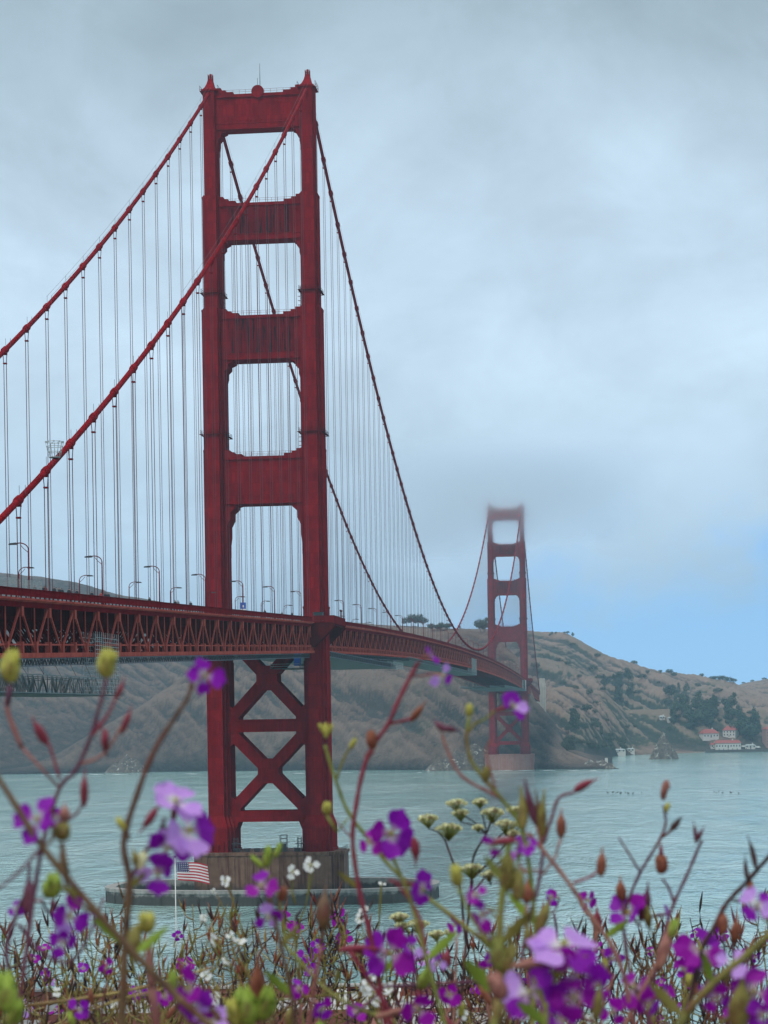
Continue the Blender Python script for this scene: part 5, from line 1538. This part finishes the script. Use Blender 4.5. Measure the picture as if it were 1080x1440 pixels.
p.stem([(84, 1160), (106, 1146), (117, 1128)], 5, 4); p.pod(119, 1108, 54, 14, 2, 'crimson')
p.stem([(66, 1165), (76, 1140), (77, 1152)], 3, 3); p.flower(78, 1150, 40, 'v', (.4, .2), base=(70, 1160))
p.build()
p = Plant("upright brown stem with two large pale lilac flowers over the pier and a violet tip", 0.92, 'brown')
p.stem([(170, 1475), (176, 1330), (182, 1240), (174, 1185), (192, 1120), (216, 1058), (244, 1012), (262, 985), (272, 962)], 17, 6, root=True)
p.stem([(182, 1240), (200, 1205), (222, 1175), (232, 1150)], 8, 6, 'purple')
p.flower(287, 950, 66, 'v', (.55, .15), 40, base=(268, 972), calyx='pink')
p.flower(247, 1128, 92, 'l', (.25, .75), 15, base=(228, 1160), spread=.5)
p.flower(264, 1168, 112, 'l', (.45, .15), 60, base=(226, 1168), spread=.6, cols=['l', 'l', 'v', 'l'])
p.flower(236, 1192, 78, 'v', (-.3, -.2), 10, base=(216, 1182), cols=['v', 'l', 'v', 'v'])
p.flower(222, 1228, 76, 'v', (.1, -.5), 30, base=(200, 1206), cols=['v', 'v', 'l'])
p.pod(208, 1154, 46, 14, 215, 'crimson', base=(226, 1135)); p.bud(172, 1160, 28, 13, -38, 'yellow', base=(182, 1182))
p.bud(200, 1212, 34, 15, 12, 'cream', base=(192, 1236)); p.pod(191, 1206, 30, 14, -18, 'olive', base=(186, 1235))
p.leaf(178, 1330, 64, 14, -48, 'lime'); p.leaf(181, 1250, 44, 10, 46, 'olive'); p.build()
p = Plant("dark purple stem with a violet side-facing flower and bright green bud in the lower corner", 1.0, 'purple')
p.stem([(30, 1480), (14, 1380), (10, 1330), (26, 1280), (38, 1248), (42, 1215)], 11, 5, root=True); p.pod(38, 1256, 62, 20, 4, 'purple')
p.stem([(26, 1300), (60, 1340), (100, 1352), (132, 1300), (146, 1262)], 6, 4)
p.flower(97, 1288, 78, 'v', (.5, -.1), 30, base=(60, 1266), calyx='olive', cols=['v', 'l', 'v', 'm'], tube=1.1); p.stem([(28, 1275), (44, 1268), (60, 1266)], 5, 5, 'crimson')
p.flower(88, 1326, 50, 'v', (.2, -.3), base=(76, 1300)); p.bud(75, 1246, 40, 26, 4, 'lime', base=(78, 1278)); p.bud(66, 1252, 28, 14, -10, 'lime')
p.flower(136, 1294, 46, 'v', (-.3, -.2), base=(146, 1310), n=3); p.flower(22, 1278, 34, 'v', (-.6, 0), base=(30, 1282), n=3)
p.build()
p = Plant("blurred olive stem topped by a round yellow-green bud beside the flag pole", 0.9, 'pink')
p.stem([(226, 1480), (214, 1390), (208, 1318)], 16, 13, root=True); p.bud(207, 1298, 34, 30, 2, 'yellow'); p.pod(190, 1330, 60, 20, 184, 'olive'); p.bud(8, 1396, 62, 38, -6, 'lime', base=(30, 1470)); p.bud(20, 1425, 50, 26, 20, 'lime')
p.stem([(226, 1560), (130, 1520), (30, 1470)], 10, 9)
p.build()
p = Plant("tall crimson stem crossing the cliff with a red bud and lilac flowers at its tip", 1.15, 'crimson')
p.stem([(548, 1480), (532, 1372), (520, 1312), (505, 1250), (496, 1182), (501, 1132), (511, 1082), (526, 1046), (545, 1020), (560, 986), (577, 952), (588, 932)], 8.5, 7, root=True)
p.flower(604, 920, 42, 'v', (.95, .55), base=(586, 940), calyx='pink', n=3, tube=.6); p.flower(622, 950, 50, 'l', (.85, -.2), 70, base=(580, 950), calyx='pink', cols=['l', 'v'], n=3, tube=.7)
p.bud(523, 1041, 30, 17, -8, 'rust', base=(517, 1066)); p.stem([(546, 1018), (566, 1014), (580, 1010)], 6, 5); p.pod(588, 1000, 38, 11, 38, 'rust')
p.stem([(504, 1118), (516, 1060)], 5, 5)
p.stem([(496, 1180), (478, 1160), (468, 1150)], 3, 2)
p.leaf(530, 1372, 60, 12, 52, 'lime'); p.leaf(505, 1250, 40, 8, -50, 'olive'); p.build()
p = Plant("thin yellow-green stem in front of the near tower leg with small yellow buds", 1.2, 'green')
p.stem([(800, 1500), (706, 1352), (640, 1292), (562, 1232), (520, 1182), (490, 1142), (476, 1108), (464, 1072), (457, 1048)], 9, 5, root=True)
p.bud(458, 1028, 24, 9, -4, 'yellow'); p.bud(464, 1026, 18, 7, 20, 'yellow'); p.bud(452, 1024, 16, 7, -25, 'yellow'); p.stem([(472, 1098), (484, 1066), (492, 1052)], 5, 4, 'olive'); p.bud(496, 1046, 20, 8, 30, 'yellow')
p.bud(460, 1137, 20, 15, 2, 'yellow', base=(474, 1170)); p.stem([(490, 1150), (474, 1170)], 3, 3)
p.bud(376, 1205, 34, 13, 8, 'lime', base=(384, 1240)); p.bud(390, 1196, 26, 9, 22, 'lime'); p.bud(362, 1212, 26, 9, -45, 'lime'); p.stem([(402, 1330), (396, 1280), (384, 1240)], 5, 4); p.stem([(560, 1440), (470, 1400), (402, 1330)], 6, 5)
p.build()
p = Plant("pale green stem bearing a round violet flower in front of the far tower", 1.1, 'green')
p.stem([(748, 1480), (752, 1300), (735, 1172), (704, 1122), (680, 1094), (662, 1068), (656, 1036), (660, 1008)], 8, 6, root=True)
p.bud(660, 999, 20, 12, 2, 'yellow'); p.flower(720, 993, 56, 'v', (.72, .12), 25, base=(676, 1014), calyx='crimson', tube=1.25, cols=['v', 'v', 'l', 'v']); p.stem([(658, 1030), (668, 1018), (676, 1014)], 5, 5, 'olive')
p.stem([(704, 1122), (650, 1092), (628, 1052), (622, 1032)], 6, 4, 'pink'); p.pod(618, 1020, 26, 10, -50, 'purple'); p.pod(634, 1026, 28, 9, 100, 'purple')
p.bud(683, 1090, 26, 13, 4, 'olive'); p.stem([(700, 1120), (684, 1060), (690, 1040)], 4, 3, 'pink')
p.leaf(752, 1300, 60, 12, -40, 'lime'); p.leaf(750, 1400, 70, 16, 44, 'olive'); p.build()
p = Plant("branching pinkish stem with upright brown pods and one red-tipped pod over the open water", 1.1, 'pink')
p.stem([(905, 1500), (872, 1356), (832, 1290), (800, 1242), (764, 1196), (744, 1172)], 10, 6, root=True)
p.stem([(728, 1480), (736, 1330), (756, 1250), (764, 1196)], 7, 6, 'purple', root=True)
for x, y, l, w_, a, mm in ((734, 1136, 62, 13, -3, 'olive'), (746, 1128, 70, 11, -14, 'purple'), (764, 1148, 78, 15, 2, 'olive'), (758, 1140, 60, 9, -10, 'brown')): p.pod(x, y, l, w_, a, mm, beak=.8, base=(762, 1196))
p.stem([(764, 1186), (776, 1150), (786, 1122), (808, 1114)], 6, 5, 'purple'); p.pod(824, 1104, 40, 11, 62, 'crimson'); p.pod(789, 1158, 42, 15, 0, 'rust', base=(782, 1200)); p.stem([(764, 1230), (784, 1200)], 4, 4)
p.stem([(806, 1242), (832, 1232), (842, 1222)], 5, 4, 'crimson'); p.pod(846, 1212, 42, 13, 3, 'rust')
p.stem([(740, 1270), (700, 1222), (736, 1222), (764, 1226)], 4, 3)
p.pod(742, 1252, 34, 16, 0, 'rust', base=(736, 1300)); p.pod(763, 1286, 60, 18, 22, 'olive', base=(742, 1330)); p.pod(744, 1316, 50, 14, -4, 'olive')
p.flower(730, 1196, 58, 'v', (.1, .7), base=(748, 1230), n=3, calyx='olive')
p.leaf(850, 1320, 50, 11, 48, 'lime'); p.leaf(730, 1400, 60, 12, -40, 'olive'); p.build()
p = Plant("red-brown forked stem with a pink bud and a hanging round pod", 1.25, 'purple')
p.stem([(905, 1490), (920, 1376), (934, 1312), (948, 1270), (968, 1226), (984, 1188), (988, 1182)], 7, 5, root=True); p.pod(977, 1170, 34, 6, -8, 'purple'); p.pod(986, 1172, 24, 7, 24, 'purple')
p.stem([(948, 1270), (940, 1248), (931, 1236)], 5, 4); p.bud(930, 1216, 30, 20, 0, 'rust'); p.pod(929, 1196, 30, 7, -3, 'crimson')
p.stem([(876, 1300), (886, 1260), (902, 1224), (926, 1184), (936, 1158), (933, 1132)], 6, 4); p.stem([(940, 1490), (890, 1380), (876, 1300)], 7, 6)
p.bud(935, 1112, 32, 13, 12, 'pink'); p.bud(938, 1136, 16, 8, 20, 'yellow', base=(934, 1150)); p.stem([(930, 1178), (948, 1164), (956, 1150)], 5, 5, 'dark'); p.pod(951, 1158, 26, 9, 40, 'dark'); p.stem([(900, 1226), (884, 1200), (870, 1178)], 4, 3)
p.flower(884, 1284, 72, 'v', (-.3, .2), 10, base=(900, 1300), cols=['v', 'm', 'v']); p.flower(936, 1286, 46, 'v', (.7, .1), 80, base=(912, 1290), n=2, calyx='purple'); p.pod(906, 1268, 58, 15, 10, 'purple'); p.pod(912, 1294, 44, 13, 170, 'olive'); p.pod(874, 1250, 36, 14, -6, 'rust', base=(876, 1290))
p.build()
p = Plant("dark leaning stem at the picture edge with magenta four-petalled flower below", 1.2, 'dark')
p.stem([(950, 1500), (984, 1346), (1002, 1308), (1022, 1270), (1052, 1238), (1084, 1202), (1130, 1160)], 9, 7, root=True)
p.pod(1057, 1198, 50, 8, -12, 'dark', base=(1066, 1226)); p.pod(1054, 1250, 44, 12, 4, 'rust'); p.stem([(1030, 1266), (1046, 1268), (1054, 1264)], 4, 4); p.pod(1050, 1220, 40, 7, -4, 'dark')
p.flower(985, 1334, 84, 'm', (-.1, .1), 20, base=(980, 1380), cols=['m', 'v', 'm', 'm']); p.flower(992, 1366, 50, 'v', (.1, -.4), base=(982, 1390), n=2)
p.pod(1016, 1294, 40, 15, -2, 'rust', base=(1020, 1340)); p.pod(1034, 1306, 40, 14, 6, 'rust', base=(1030, 1345))
p.build()
p = Plant("stout olive stem slanting in from the picture edge above magenta flowers", 0.95, 'olive')
p.stem([(925, 1500), (962, 1430), (1002, 1384), (1042, 1350), (1086, 1312), (1150, 1270)], 17, 12, root=True)
p.flower(1060, 1394, 92, 'm', (-.2, .1), 30, base=(1010, 1440)); p.flower(1008, 1404, 60, 'm', (.1, -.2), base=(990, 1420), cols=['m', 'v']); p.flower(1030, 1354, 58, 'l', (-.3, .5), base=(1010, 1378), n=3); p.flower(1064, 1272, 62, 'v', (-.2, .1), base=(1084, 1300), calyx='olive', cols=['v', 'l'])
p.flower(1072, 1428, 66, 'v', (0, .2), base=(1040, 1450)); p.pod(1040, 1410, 90, 30, 4, 'olive')
p.leaf(1002, 1384, 60, 14, -20, 'lime'); p.leaf(962, 1430, 70, 15, -46, 'olive'); p.build()
p = Plant("stem with one big lilac flower turned upward beside dark violet ones", 0.88, 'green')
p.stem([(770, 1500), (766, 1420), (744, 1362)], 12, 9, root=True)
p.flower(792, 1330, 128, 'l', (.15, .95), 10, base=(740, 1360), calyx='lime', spread=.4, cols=['l', 'l', 'v', 'l']); p.pod(772, 1352, 108, 18, 82, 'pink', beak=.7); p.flower(812, 1366, 104, 'v', (.4, -.6), 45, base=(760, 1370), n=3, cols=['v', 'm'])
p.flower(744, 1396, 100, 'v', (-.1, .25), 20, base=(760, 1430), cols=['v', 'v', 'l']); p.flower(806, 1402, 78, 'm', (.2, .1), base=(780, 1440)); p.flower(842, 1386, 60, 'm', (-.2, .2), base=(820, 1430), n=3); p.pod(840, 1408, 60, 18, 6, 'olive', base=(838, 1450))
p.flower(790, 1434, 60, 'v', (.1, .1), base=(775, 1470)); p.bud(700, 1388, 44, 28, -20, 'pink', base=(712, 1440))
p.leaf(768, 1440, 70, 16, -50, 'lime'); p.build()
p = Plant("thick yellow-green stem with loose magenta flowers below the cream umbels", 0.95, 'green')
p.stem([(690, 1490), (700, 1400), (702, 1330), (704, 1280), (712, 1215), (716, 1180)], 17, 10, root=True)
p.flower(678, 1286, 58, 'm', (-.5, -.1), 10, base=(700, 1300), cols=['m', 'v'], n=3); p.flower(668, 1258, 46, 'm', (-.3, .3), base=(698, 1280), n=3, calyx='yellow'); p.bud(642, 1232, 36, 20, -8, 'yellow', base=(650, 1260)); p.stem([(690, 1330), (664, 1292), (650, 1260)], 6, 5); p.flower(684, 1316, 40, 'm', (-.2, -.6), base=(696, 1330), n=2)
p.flower(690, 1190, 50, 'm', (-.1, -.4), base=(706, 1215), n=2); p.pod(704, 1184, 46, 13, 264, 'crimson', base=(730, 1196)); p.flower(742, 1188, 44, 'v', (.3, .4), base=(722, 1226), n=2); p.bud(712, 1230, 60, 24, 6, 'olive'); p.bud(728, 1246, 50, 20, 2, 'olive'); p.bud(700, 1340, 60, 26, -6, 'green'); p.bud(716, 1350, 50, 22, 12, 'olive')
p.leaf(700, 1400, 80, 20, -42, 'lime'); p.leaf(703, 1330, 70, 16, 40, 'olive'); p.leaf(708, 1240, 46, 12, -36, 'green'); p.build()
p = Plant("crimson-stemmed flower group with round violet petals over the fender", 1.1, 'crimson')
p.stem([(640, 1490), (600, 1350), (575, 1260), (552, 1205), (540, 1180)], 8, 6, root=True, mat_='green')
p.flower(548, 1172, 96, 'v', (.2, -.1), 25, base=(545, 1205), cols=['v', 'v', 'm', 'v'], calyx='pink'); p.pod(583, 1198, 42, 12, 176, 'crimson'); p.flower(520, 1184, 54, 'm', (-.4, .1), base=(540, 1205), n=3)
p.flower(593, 1250, 64, 'v', (.35, -.2), 60, base=(548, 1238), calyx='crimson', tube=1.2); p.stem([(600, 1350), (590, 1290), (560, 1245), (548, 1238)], 5, 5)
p.leaf(600, 1350, 60, 13, 46, 'lime'); p.build()
p = Plant("low stem with a wide magenta flower on a long crimson tube before the fort", 1.15, 'crimson')
p.stem([(560, 1490), (545, 1420), (520, 1380), (492, 1338)], 8, 8, root=True); p.pod(506, 1336, 60, 13, 88, 'crimson', beak=1.2)
p.flower(546, 1340, 92, 'm', (.35, .0), 12, base=(500, 1338), calyx='crimson', cols=['m', 'm', 'v', 'v']); p.flower(579, 1334, 44, 'l', (.3, .3), base=(590, 1380), cols=['v', 'l'], n=3); p.flower(614, 1355, 36, 'l', (.4, 0), base=(600, 1390), n=3, cols=['l', 'v'])
p.flower(588, 1418, 66, 'm', (.2, -.3), 5, base=(560, 1440), n=3, calyx='pink'); p.pod(556, 1424, 60, 12, 75, 'pink'); p.bud(598, 1376, 40, 20, 30, 'lime', base=(590, 1410))
p.build()
p = Plant("stem with a magenta flower over a drooping lilac one against the pier", 1.05, 'brown')
p.stem([(420, 1490), (410, 1400), (395, 1330), (385, 1285), (376, 1262)], 9, 6, root=True)
p.flower(368, 1246, 62, 'm', (-.3, .3), 15, base=(384, 1275), cols=['m', 'v'], n=3); p.flower(377, 1290, 52, 'l', (.1, -.7), base=(382, 1270), cols=['l', 'v'], calyx='yellow', n=4); p.bud(397, 1258, 26, 15, 20, 'rust', base=(390, 1290))
p.pod(457, 1276, 62, 24, 3, 'brown', base=(452, 1330)); p.pod(362, 1384, 90, 22, 2, 'rust', base=(366, 1450)); p.bud(346, 1416, 60, 40, -8, 'lime', base=(350, 1470)); p.bud(372, 1412, 56, 32, 14, 'lime'); p.bud(330, 1424, 44, 26, -18, 'yellow')
p.stem([(430, 1490), (440, 1400), (452, 1330)], 9, 7, 'pink'); p.stem([(366, 1490), (366, 1430)], 9, 9)
p.leaf(410, 1400, 60, 13, -44, 'lime'); p.leaf(395, 1330, 44, 9, 42, 'olive'); p.build()
p = Plant("low drooping magenta flower with pale throat beside the foot of the flag pole", 0.95, 'brown')
p.stem([(330, 1500), (310, 1440), (290, 1405)], 9, 8, root=True); p.flower(266, 1390, 78, 'm', (-.4, .1), 10, base=(290, 1405), calyx='yellow', n=3); p.flower(274, 1420, 70, 'm', (-.1, -.2), base=(295, 1430), cols=['m', 'v']); p.flower(296, 1436, 66, 'l', (.1, .1), base=(310, 1460)); p.bud(244, 1380, 34, 16, -4, 'lime', base=(250, 1420)); p.stem([(310, 1440), (270, 1440), (250, 1420)], 6, 5)
p.build()
p = Plant("pink-stemmed plant with loose magenta petals low between the dense dark twigs", 1.1, 'pink')
p.stem([(860, 1500), (880, 1440), (905, 1390), (930, 1340)], 9, 6, root=True)
p.flower(892, 1388, 70, 'm', (-.2, .2), 40, base=(896, 1412), n=3); p.flower(912, 1412, 60, 'm', (.2, -.3), base=(892, 1420), n=3, cols=['m', 'v']); p.bud(946, 1306, 30, 14, 20, 'lime', base=(934, 1335)); p.pod(934, 1330, 70, 18, 14, 'pink')
p.build()

# ---- umbel plants
def umbel_plant(label, Z, stems, heads):
    p = Plant(label, Z, 'dark', name="umbel_flower_plant")
    for pts, w0, w1, rt in stems: p.stem(pts, w0, w1, 'dark', root=rt)
    for (x, y, wd, bx, by) in heads:
        p.stem([(bx, by), ((bx + x) / 2 + 1, (by + y) / 2 + 3), (x, y + wd * 0.45)], 2.6, 1.8, 'dark')
        b = MB(); sc = Z / F
        for k in range(int(26 + wd * 2.2)):
            a = rp.uniform(0, 6.28); r_ = math.sqrt(rp.random()) * wd / 2
            dx = math.cos(a) * r_; dz = math.sin(a) * r_
            hy = -(1 - (r_ / (wd / 2)) ** 2) * wd * 0.16 + rp.uniform(-1.5, 1.5)
            c = at(x + dx, y + hy + dz * 0.10, Z + dz * sc)
            for q in range(4):
                u = Vector((rp.uniform(-1, 1), rp.uniform(-1, 1), rp.uniform(-.3, 1))).normalized(); t_ = u.orthogonal().normalized(); w_ = u.cross(t_)
                cc = c + Vector((rp.uniform(-1, 1), rp.uniform(-1, 1), rp.uniform(-1, 1))) * 1.6 * sc; i0 = len(b.v); rr = rp.uniform(0.9, 1.7) * sc
                for j in range(5): b.v.append(tuple(cc + (t_ * math.cos(j * 1.257) + w_ * math.sin(j * 1.257)) * rr))
                b.face(list(range(i0, i0 + 5)))
            if k % 2 == 0: p.M('green').tube([at(x, y + wd * 0.45, Z), c], 0.5 * sc, 4)
        b2 = MB(); cc = at(x, y, Z); b2.v = [(v_[0] - cc.x, v_[1] - cc.y, v_[2] - cc.z) for v_ in b.v]; b2.f = b.f; b2.m = b.m; b2.sm = b.sm
        p.parts.append(("umbel", b2, 'cream', cc))
    p.build()
umbel_plant("dark-stemmed plant with flat cream umbels standing over the water beside the fender", 2.2,
            [([(640, 1500), (655, 1330), (662, 1250), (666, 1205), (684, 1172), (692, 1150)], 6, 3, True), ([(655, 1330), (646, 1240), (636, 1210), (626, 1182)], 4, 3, False), ([(664, 1235), (700, 1200), (740, 1150)], 3.5, 2, False), ([(660, 1260), (690, 1225), (710, 1205)], 3, 2, False)],
            [(603, 1152, 30, 626, 1182), (631, 1166, 38, 626, 1182), (642, 1130, 28, 684, 1172), (675, 1128, 20, 684, 1172), (693, 1143, 34, 692, 1150), (648, 1144, 26, 684, 1172), (712, 1160, 34, 700, 1178), (672, 1164, 14, 684, 1172), (724, 1140, 22, 735, 1158), (664, 1222, 34, 664, 1250), (688, 1230, 24, 690, 1245), (720, 1172, 20, 735, 1178)])
umbel_plant("smaller umbel plant with thin yellow-green heads low behind the violet flowers", 2.6,
            [([(590, 1500), (588, 1400), (580, 1340), (574, 1312)], 5, 3, True), ([(588, 1400), (606, 1350), (614, 1330)], 3, 2, False)],
            [(562, 1290, 28, 574, 1312), (588, 1300, 30, 574, 1312), (614, 1314, 22, 614, 1330), (566, 1302, 20, 574, 1312), (632, 1312, 16, 614, 1330)])

# ---- small white flowers on thin stems, farther back
def white_plant(label, Z, base, heads, mat_='olive'):
    p = Plant(label, Z, mat_, name="white_flower_plant")
    p.stem([(base[0] + 20, 1500), base, ((base[0] + heads[0][0]) / 2 + 4, (base[1] + heads[0][1]) / 2), heads[0][:2]], 4, 2, root=True)
    for (x, y, sz) in heads: p.flower(x, y, sz, 'w', (rp.uniform(-.8, .8), rp.uniform(-.2, .9)), base=((base[0] * 0.4 + x * 0.6) + 3, base[1] * 0.35 + y * 0.65 + 10), calyx='olive', tube=.6)
    for k in range(4):
        x = base[0] + rp.uniform(-22, 22); y = rp.uniform(min(h_[1] for h_ in heads) + 20, base[1]); p.pod(x, y, 26, 4, rp.uniform(-35, 35), 'dark', base=(base[0], y + 34))
    p.build()
white_plant("thin stem with a pair of white flowers in front of the pier concrete", 2.0, (415, 1330), [(437, 1216, 30), (411, 1226, 24)])
white_plant("thin stem with one white flower just above the fender rim", 2.2, (345, 1340), [(317, 1239, 22), (300, 1254, 12)])
white_plant("thin stem with small white blossoms at the fender end", 2.3, (520, 1360), [(537, 1243, 16), (512, 1280, 20), (505, 1292, 18)])
white_plant("bushy stem crowded with white blossoms left of the magenta flower".replace("left of", "above"), 2.1, (345, 1400), [(300, 1322, 24), (326, 1318, 20), (336, 1324, 24), (318, 1350, 18), (286, 1290, 16)])
white_plant("white blossoms at the edge of the fort roof", 2.3, (330, 1440), [(290, 1372, 22), (302, 1404, 24), (306, 1418, 18)])
white_plant("white blossom spray over the white roof cabins", 2.0, (535, 1440), [(518, 1384, 26), (526, 1396, 28), (512, 1392, 24), (530, 1408, 22), (522, 1374, 20), (548, 1390, 24)])
white_plant("white blossoms with pink tinge among the lowest twigs of the corner", 2.4, (120, 1450), [(80, 1395, 18), (160, 1414, 16)])
white_plant("pale blossoms between the violet flowers low beside the olive stem", 2.2, (700, 1470), [(722, 1422, 22), (738, 1430, 26), (650, 1426, 22), (756, 1398, 20), (830, 1432, 20)])

# ---- twiggy dry stems with upright pods that fill the lower edge
def twig_plant(x, top, Z, lean, nb, label, group, mat_, flowers=()):
    p = Plant(label, Z, mat_, name="podded_plant", group=group)
    base = 1500; h_ = base - top; sc = 1.1
    pts = []
    ph = rp.uniform(0, 6)
    for i in range(6):
        t = i / 5; pts.append((x + lean * t ** 1.4 + 7 * math.sin(ph + t * 5) * t, base - h_ * t))
    p.stem(pts, 4.0 * sc + 1.2, 1.3, root=True, n=5)
    mb = p.M(mat_)
    for k in range(nb):
        t = 0.12 + 0.86 * (k + rp.random() * 0.6) / nb
        i = min(4, int(t * 5)); ft = t * 5 - i
        bx = pts[i][0] * (1 - ft) + pts[i + 1][0] * ft; by = pts[i][1] * (1 - ft) + pts[i + 1][1] * ft
        sd_ = rp.choice((-1, 1)); L = rp.uniform(22, 62) * sc * (1.15 - 0.6 * t)
        ex, ey = bx + sd_ * L * rp.uniform(.35, .8), by - L * rp.uniform(.55, 1.0)
        zz_ = Z + rp.uniform(-.12, .12)
        mid = (bx + sd_ * L * .45, by - L * .22, (Z + zz_) / 2)
        p.stem([(bx, by), mid, (ex, ey, zz_)], 2.0 * sc + .5, 1.2, n=4)
        if rp.random() < 0.35:
            m2 = (mid[0] + sd_ * rp.uniform(6, 16), mid[1] - rp.uniform(12, 34)); p.stem([mid, m2], 1.4 * sc + .4, 1.0, n=4)
        # upright pods along the branch, part of the twig mesh
        for q in range(rp.randint(1, 3)):
            u = rp.uniform(0.45, 1.0); cx = mid[0] + (ex - mid[0]) * u; cy = mid[1] + (ey - mid[1]) * u
            ln = rp.uniform(14, 30) * sc; an = R(rp.uniform(-28, 28)); w_ = rp.uniform(2.2, 3.6) * sc
            P0 = at(cx, cy, zz_); D = (c_r * math.sin(an) + c_u * math.cos(an)) * ln * zz_ / F; rr = w_ / 2 * zz_ / F
            mk = p.M(rp.choice((mat_, mat_, 'dark', 'rust')))
            mk.tube([P0, P0 + D * .3, P0 + D * .5, P0 + D * .75, P0 + D], [rr * .5, rr, rr * .95, rr * .45, rr * .15], 5)
    for (fx, fy, sz, fc) in flowers: p.flower(fx, fy, sz, fc, (rp.uniform(-.6, .6), rp.uniform(-.1, .6)), base=(fx + rp.uniform(-6, 6), fy + 16), calyx='olive', tube=.7)
    return p.build()
def env(x):
    xs_ = [-20, 30, 60, 110, 125, 150, 200, 250, 300, 340, 400, 450, 500, 540, 600, 660, 700, 760, 820, 870, 920, 980, 1020, 1060, 1110]
    ys_ = [1330, 1310, 1335, 1290, 1262, 1300, 1345, 1335, 1295, 1310, 1290, 1300, 1275, 1345, 1350, 1330, 1335, 1350, 1320, 1330, 1315, 1320, 1300, 1270, 1280]
    return float(np.interp(x, xs_, ys_))
i = 0
for k in range(68):
    x = -20 + 1110 * (k + rp.uniform(.1, .9)) / 68
    top = env(x) - 22 + abs(rp.gauss(0, 26)) + rp.uniform(-6, 14)
    Z = rp.uniform(3.2, 6.0)
    fl = []
    if rp.random() < 0.4: fl = [(x + rp.uniform(-24, 24), top + rp.uniform(5, 70), rp.uniform(20, 36), rp.choice('vvmmml')) for _ in range(rp.randint(1, 2))]
    m_ = rp.choice(('twig', 'olive', 'brown', 'olive', 'twig', 'green', 'dark') if x < 560 else ('dark', 'dark', 'brown', 'olive', 'purple', 'twig'))
    lab, grp = ("dry twiggy stem with thin upright pods in the tangle beside the lilac-flowered stem", "twiggy stems on the flag pole side") if x < 400 else \
               (("dry twiggy stem with thin upright pods in front of the fort roof", "twiggy stems before the fort roof") if x < 690 else
                ("dark twiggy stem with thin upright pods in the tangle beside the open water", "twiggy stems beside the open water"))
    twig_plant(x, top, Z, rp.uniform(-55, 55), rp.randint(9, 15), lab, grp, m_, fl)
for k in range(24):            # shorter, denser stems under them
    x = rp.choice((rp.uniform(-10, 360), rp.uniform(620, 1100), rp.uniform(-10, 1090)))
    top = rp.uniform(1375, 1425); Z = rp.uniform(3.0, 5.0)
    lab, grp = ("short dry stem low in the tangle beside the lilac-flowered stem", "short stems on the flag pole side") if x < 400 else \
               (("short dry stem low in front of the fort roof", "short stems before the fort roof") if x < 690 else ("short dark stem low in the tangle beside the open water", "short stems beside the open water"))
    fl = [(x + rp.uniform(-24, 24), top + rp.uniform(0, 40), rp.uniform(18, 34), rp.choice('vmmvl'))] if rp.random() < 0.45 else []
    twig_plant(x, top, Z, rp.uniform(-70, 70), rp.randint(8, 13), lab, grp, rp.choice(('twig', 'olive', 'twig', 'brown') if x < 560 else ('dark', 'twig', 'brown', 'olive')), fl)
# long fallen stalks crossing low
p = Plant("long dry stalk lying slanted low across the twigs beside the lilac-flowered stem", 1.9, 'twig', name="fallen_stalk_plant")
p.stem([(40, 1414), (130, 1402), (210, 1386), (300, 1360)], 6, 4); p.stem([(70, 1450), (150, 1412), (240, 1388)], 5, 3); p.build()
p = Plant("pale grass-like stalks slanting low in front of the fort wall", 2.2, 'olive', name="dry_stalk_plant")
for a_ in ((400, 1420, 520, 1330), (430, 1445, 545, 1400), (380, 1410, 500, 1395), (470, 1445, 510, 1405), (410, 1440, 470, 1385)): p.stem([(a_[0] - 40, a_[1] + 40), (a_[0], a_[1]), (a_[2], a_[3])], 4, 2, rp.choice(('twig', 'olive', 'pink')), root=True)
p.build()

LEAVES = 0
def filler(x, y, sz, col, Z, label):
    p = Plant(label, Z, rp.choice(('pink', 'purple', 'olive', 'brown')), name="wild_flower_plant", group="small magenta flowers along the bluff edge")
    p.stem([(x + rp.uniform(-40, 40), 1500), (x + rp.uniform(-14, 14), y + 70), (x + rp.uniform(-6, 6), y + 22)], 6, 4, root=True)
    p.flower(x, y, sz, col, (rp.uniform(-.8, .8), rp.uniform(-.5, .5)), base=(x, y + 22), calyx=rp.choice(('crimson', 'pink')), n=rp.choice((3, 4, 4)), cols=[col, rp.choice('vm'), col], tube=1.1)
    p.pod(x + rp.uniform(-24, 24), y + rp.uniform(20, 50), rp.uniform(26, 44), rp.uniform(8, 12), rp.uniform(-40, 40), rp.choice(('rust', 'crimson', 'olive')), base=(x, y + 70))
    if rp.random() < .6: p.bud(x + rp.uniform(-20, 20), y + rp.uniform(10, 40), 24, 12, rp.uniform(-25, 25), rp.choice(('yellow', 'lime')), base=(x, y + 60))
    p.build()
for (x, y, sz, col, Z) in ((232, 1400, 40, 'm', 1.5), (420, 1390, 40, 'm', 1.6), (452, 1418, 46, 'v', 1.5), (500, 1424, 40, 'm', 1.7), (632, 1398, 46, 'm', 1.5), (860, 1348, 44, 'v', 1.5), (862, 1424, 54, 'm', 1.4), (935, 1398, 46, 'v', 1.6), (960, 1362, 40, 'm', 1.6), (1036, 1432, 54, 'm', 1.4), (690, 1350, 40, 'v', 1.6), (640, 1300, 36, 'm', 1.7), (776, 1262, 34, 'v', 1.7), (826, 1266, 36, 'm', 1.7), (150, 1360, 34, 'm', 1.8), (110, 1420, 40, 'v', 1.6)):
    filler(x, y, sz, col, Z, "small magenta flower on its own stem low along the bluff edge")
